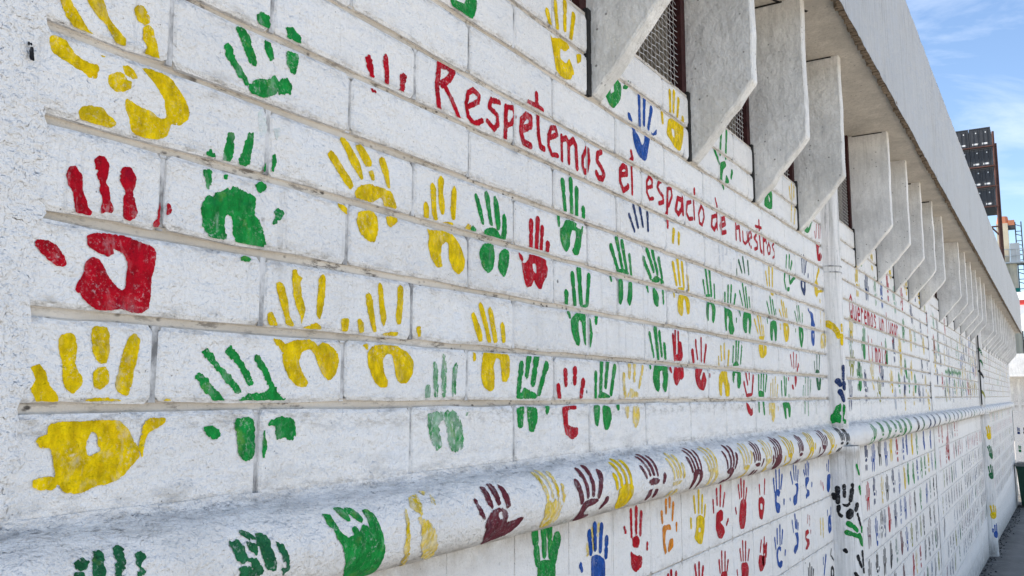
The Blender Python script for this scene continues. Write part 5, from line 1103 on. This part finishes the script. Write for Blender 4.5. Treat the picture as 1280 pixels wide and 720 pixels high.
# a lower wing stepping forward
mb = MB().box(0, -.78, -.2, 16, .10, 3.15)
mb.build('wall', M['block'], fb)
MB().box(-.5, -.95, 3.15, 16.4, 4, 3.75).build('eaves_slab', M['fin'], fb)
for k in range(5): MB().box(-.02 - .0, -.60 + k * .16, 2.25, .0, -.53 + k * .16, 3.1).build('pilaster_rib', M['fin'], fb)
aw = empty('awning', 'small white awning with a red edge below the sky at the far right', 'awning', (30, 0, 0))
MB().box(-.2, -1.35, 4.10, 7, .5, 4.42).build('canopy_panel', M['whitetrim'], aw)
MB().box(-.26, -1.41, 4.42, 7, .5, 4.56).build('red_edge', M['redtrim'], aw)
MB().box(-.28, -1.43, 4.56, 7, .5, 4.80).build('top_panel', M['whitetrim'], aw)
MB().bar((.2, -1.2, ground_z(30)), (.2, -1.2, 4.1), .05, 8).build('post', M['whitetrim'], aw)
rf = random.Random(3)
for i in range(26):
    y = -.74 + (i % 6) * .14; z = .35 + (i // 6) * .44 + rf.uniform(-.05, .05)
    m_ = MB()
    for q in range(3): m_.box(-.004, y + q * .022, z + rf.uniform(.0, .03), -.001, y + q * .022 + .014, z + rf.uniform(.08, .12))
    m_.box(-.004, y, z - .07, -.001, y + .06, z - .005)
    m_.build('handprint', paint(rf.choice(['black', 'navy', 'darkgreen', 'red', 'black', 'grey']), 'solid'), fb)

b = empty('wheelie_bin', 'dark green wheelie bin standing against the wall at the right edge', 'bin', (23.3, -.36, ground_z(23.3)))
mb = MB()
lv = [(0.06, .21, .25), (.12, .22, .26), (.85, .27, .31), (.93, .29, .33)]
vs = []
for z, a, c in lv: vs += [(-a, -c, z), (a, -c, z), (a, c, z), (-a, c, z)]
mb.add(vs, [(3, 2, 1, 0)] + [(4 * k + i, 4 * k + (i + 1) % 4, 4 * k + 4 + (i + 1) % 4, 4 * k + 4 + i) for k in range(3) for i in range(4)])
mb.build('body', M['bin'], b)
MB().box(-.31, -.35, .93, .31, .35, .97).box(-.27, -.30, .97, .27, .30, 1.0).build('lid', M['bingrey'], b)
MB().bar((.30, -.24, .90), (.30, .24, .90), .018, 6).build('handle', M['bin'], b)
for s in (-1, 1): MB().bar((.2, s * .22, .1), (.2, s * .27, .1), .1, 12).build('wheel', M['slot'], b)
MB().box(-.279, -.12, .62, -.272, .10, .78).build('label_plate', M['bingrey'], b)

# moored container ship far behind the roof line: hull, stack of boxes, crane
ship = empty('container_ship', 'dark ship hull far behind the wall with a rusty lashing frame', 'ship', (127, 8, -1.0))
hl = MB()
pr = [(-2, 0), (16, 0), (17, 8), (17, 19.4), (-3.9, 19.4), (-3.9, 8)]
ys = [-4.4, 60]
vs = [(x, y, z) for y in ys for x, z in pr]
hl.add(vs, [tuple(range(5, -1, -1)), tuple(range(6, 12))] + [(i, (i + 1) % 6, 6 + (i + 1) % 6, 6 + i) for i in range(6)])
# hull runs across the view
hl.build('hull', M['hull'], ship)
lf = MB()
for x in (-3.62, 2.62):
    for y in (-4.26, 3.4): lf.bar((x, y, 19.4), (x, y, 36.3), .14, 4)
for z in (21.2, 24.0, 26.62, 29.24, 31.86, 34.48): lf.box(-3.75, -4.40, z - .12, -3.50, 6.2, z + .04)
for z in (19.6, 22.8): lf.bar((-3.62, -4.26, z), (-3.62, -1.6, z + 3.4), .10, 4)
lf.build('lashing_frame', M['boxrust'], ship)
def container(y, z, seed):
    root = empty('shipping_container', None, 'container', (127 - 3.4, y, z), 'stacked containers on the ship')
    mb = MB().box(.06, .06, .05, 6.0, 2.38, 2.55)
    n = 22                                           # corrugated side facing the alley
    vs, fs = [], []
    for i in range(n * 4 + 1):
        x = .1 + 5.8 * i / (n * 4); d = [0, 0, -.05, -.05][i % 4]; vs += [(x, .06 + d, .16), (x, .06 + d, 2.44)]
    fs = [(2 * i, 2 * i + 2, 2 * i + 3, 2 * i + 1) for i in range(n * 4)]
    mb.add(vs, fs); mb.build('body', M['boxgrey'], root)
    fr = MB()
    for yy in (0, 2.32): fr.box(-.02, yy, 0, .14, yy + .12, 2.6)
    fr.box(-.02, .12, 0, .10, 2.32, .16).box(-.02, .12, 2.46, .10, 2.32, 2.6)
    fr.build('corner_frame', M['boxgrey'], root)
    for s in (0, 1):
        d = MB().box(.0, .14 + s * 1.1, .18, .05, 1.20 + s * 1.1, 2.44)
        for q in (.25, .75): d.bar((-.05, .14 + s * 1.1 + q, .2), (-.05, .14 + s * 1.1 + q, 2.42), .03, 4)
        d = d.build('door', M['boxgrey'], root)
        MB().box(-.012, .34 + s * 1.1, .40, -.004, 1.02 + s * 1.1, .62).build('white_mark', M['white_part'], d)
        MB().box(-.012, .50 + s * 1.1, 1.9, -.004, .62 + s * 1.1, 2.05).build('white_mark', M['white_part'], d)
    return root
zz = [25.50, 28.12, 30.76, 33.42]
pos = ['bottom', 'second lowest', 'second highest', 'topmost']
for j, z in enumerate(zz):
    for i, y in enumerate((4.0, 6.5, 9.0)):
        c = container(y + .0, z, j * 3 + i)
        side = ['right hand', 'middle', 'left hand, half-hidden'][i]
        c['label'] = 'charcoal grey shipping container, %s of its row, %s in the stack' % (side, pos[j])

cr = empty('ship_crane', 'cream ship crane post with an orange cap right of the dark containers', 'crane', (133.4, 3.3, -1.0))
p = MB().bar((0, 0, 0), (0, 0, 12.5), 1.15, 14, 1.0).bar((0, 0, 12.5), (0, 0, 20.5), 1.0, 14, .95)
p.build('post', M['cream'], cr, smooth=False)
MB().box(-.7, -.2, 20.5, .8, 1.15, 25.9).build('tower', M['cream'], cr)
o_ = MB().bar((.1, .4, 25.9), (.1, .4, 26.9), .80, 12, .62).box(-.5, -1.0, 25.6, .5, -.25, 26.3)
o_.build('orange_cap', M['orange_part'], cr)
MB().box(-.55, -1.05, 25.1, .52, -.22, 25.56).build('cap_base', M['steel'], cr)
cab = MB().box(-1.6, 1.6, 21.2, .4, 2.6, 23.2).build('cabin', M['steel'], cr)
MB().box(-1.64, 1.8, 21.9, -1.605, 2.4, 22.9).build('window', M['white_part'], cab)
pl = MB().box(-1.5, -1.9, 20.3, 1.4, 1.6, 20.5)
for k in range(5): pl.bar((-1.45, -1.85 + k * .84, 20.5), (-1.45, -1.85 + k * .84, 22.2), .05, 4)
for z in (21.3, 22.2): pl.bar((-1.45, -1.85, z), (-1.45, 1.55, z), .05, 4)
pl.box(-1.3, -1.4, 20.5, -.9, -.3, 23.0)
pl.build('platform', M['white_part'], cr)
MB().box(-1.7, .9, 19.6, -1.2, 1.9, 20.25).build('floodlight', M['teal'], cr)
ms = empty('lattice_mast', 'thin dark lattice mast at the right edge of the sky', 'mast', (133.0, 1.9, -1.0))
lm = MB()
for y in (-.35, .35): lm.bar((0, y, 0), (0, y, 26.0), .07, 4)
for k in range(40): lm.bar((0, -.35, k * .65), (0, .35, k * .65 + .3 * (k % 2)), .05, 4)
lm.build('lattice', M['steel'], ms)
MB().box(-.5, -.9, 15.0, .5, .9, 15.4).box(-.3, -.6, 15.4, .3, -.1, 16.4).build('lamp_platform', M['steel'], ms)
MB().box(-.45, .3, 15.5, .2, .8, 17.0).build('floodlight', M['teal'], ms)
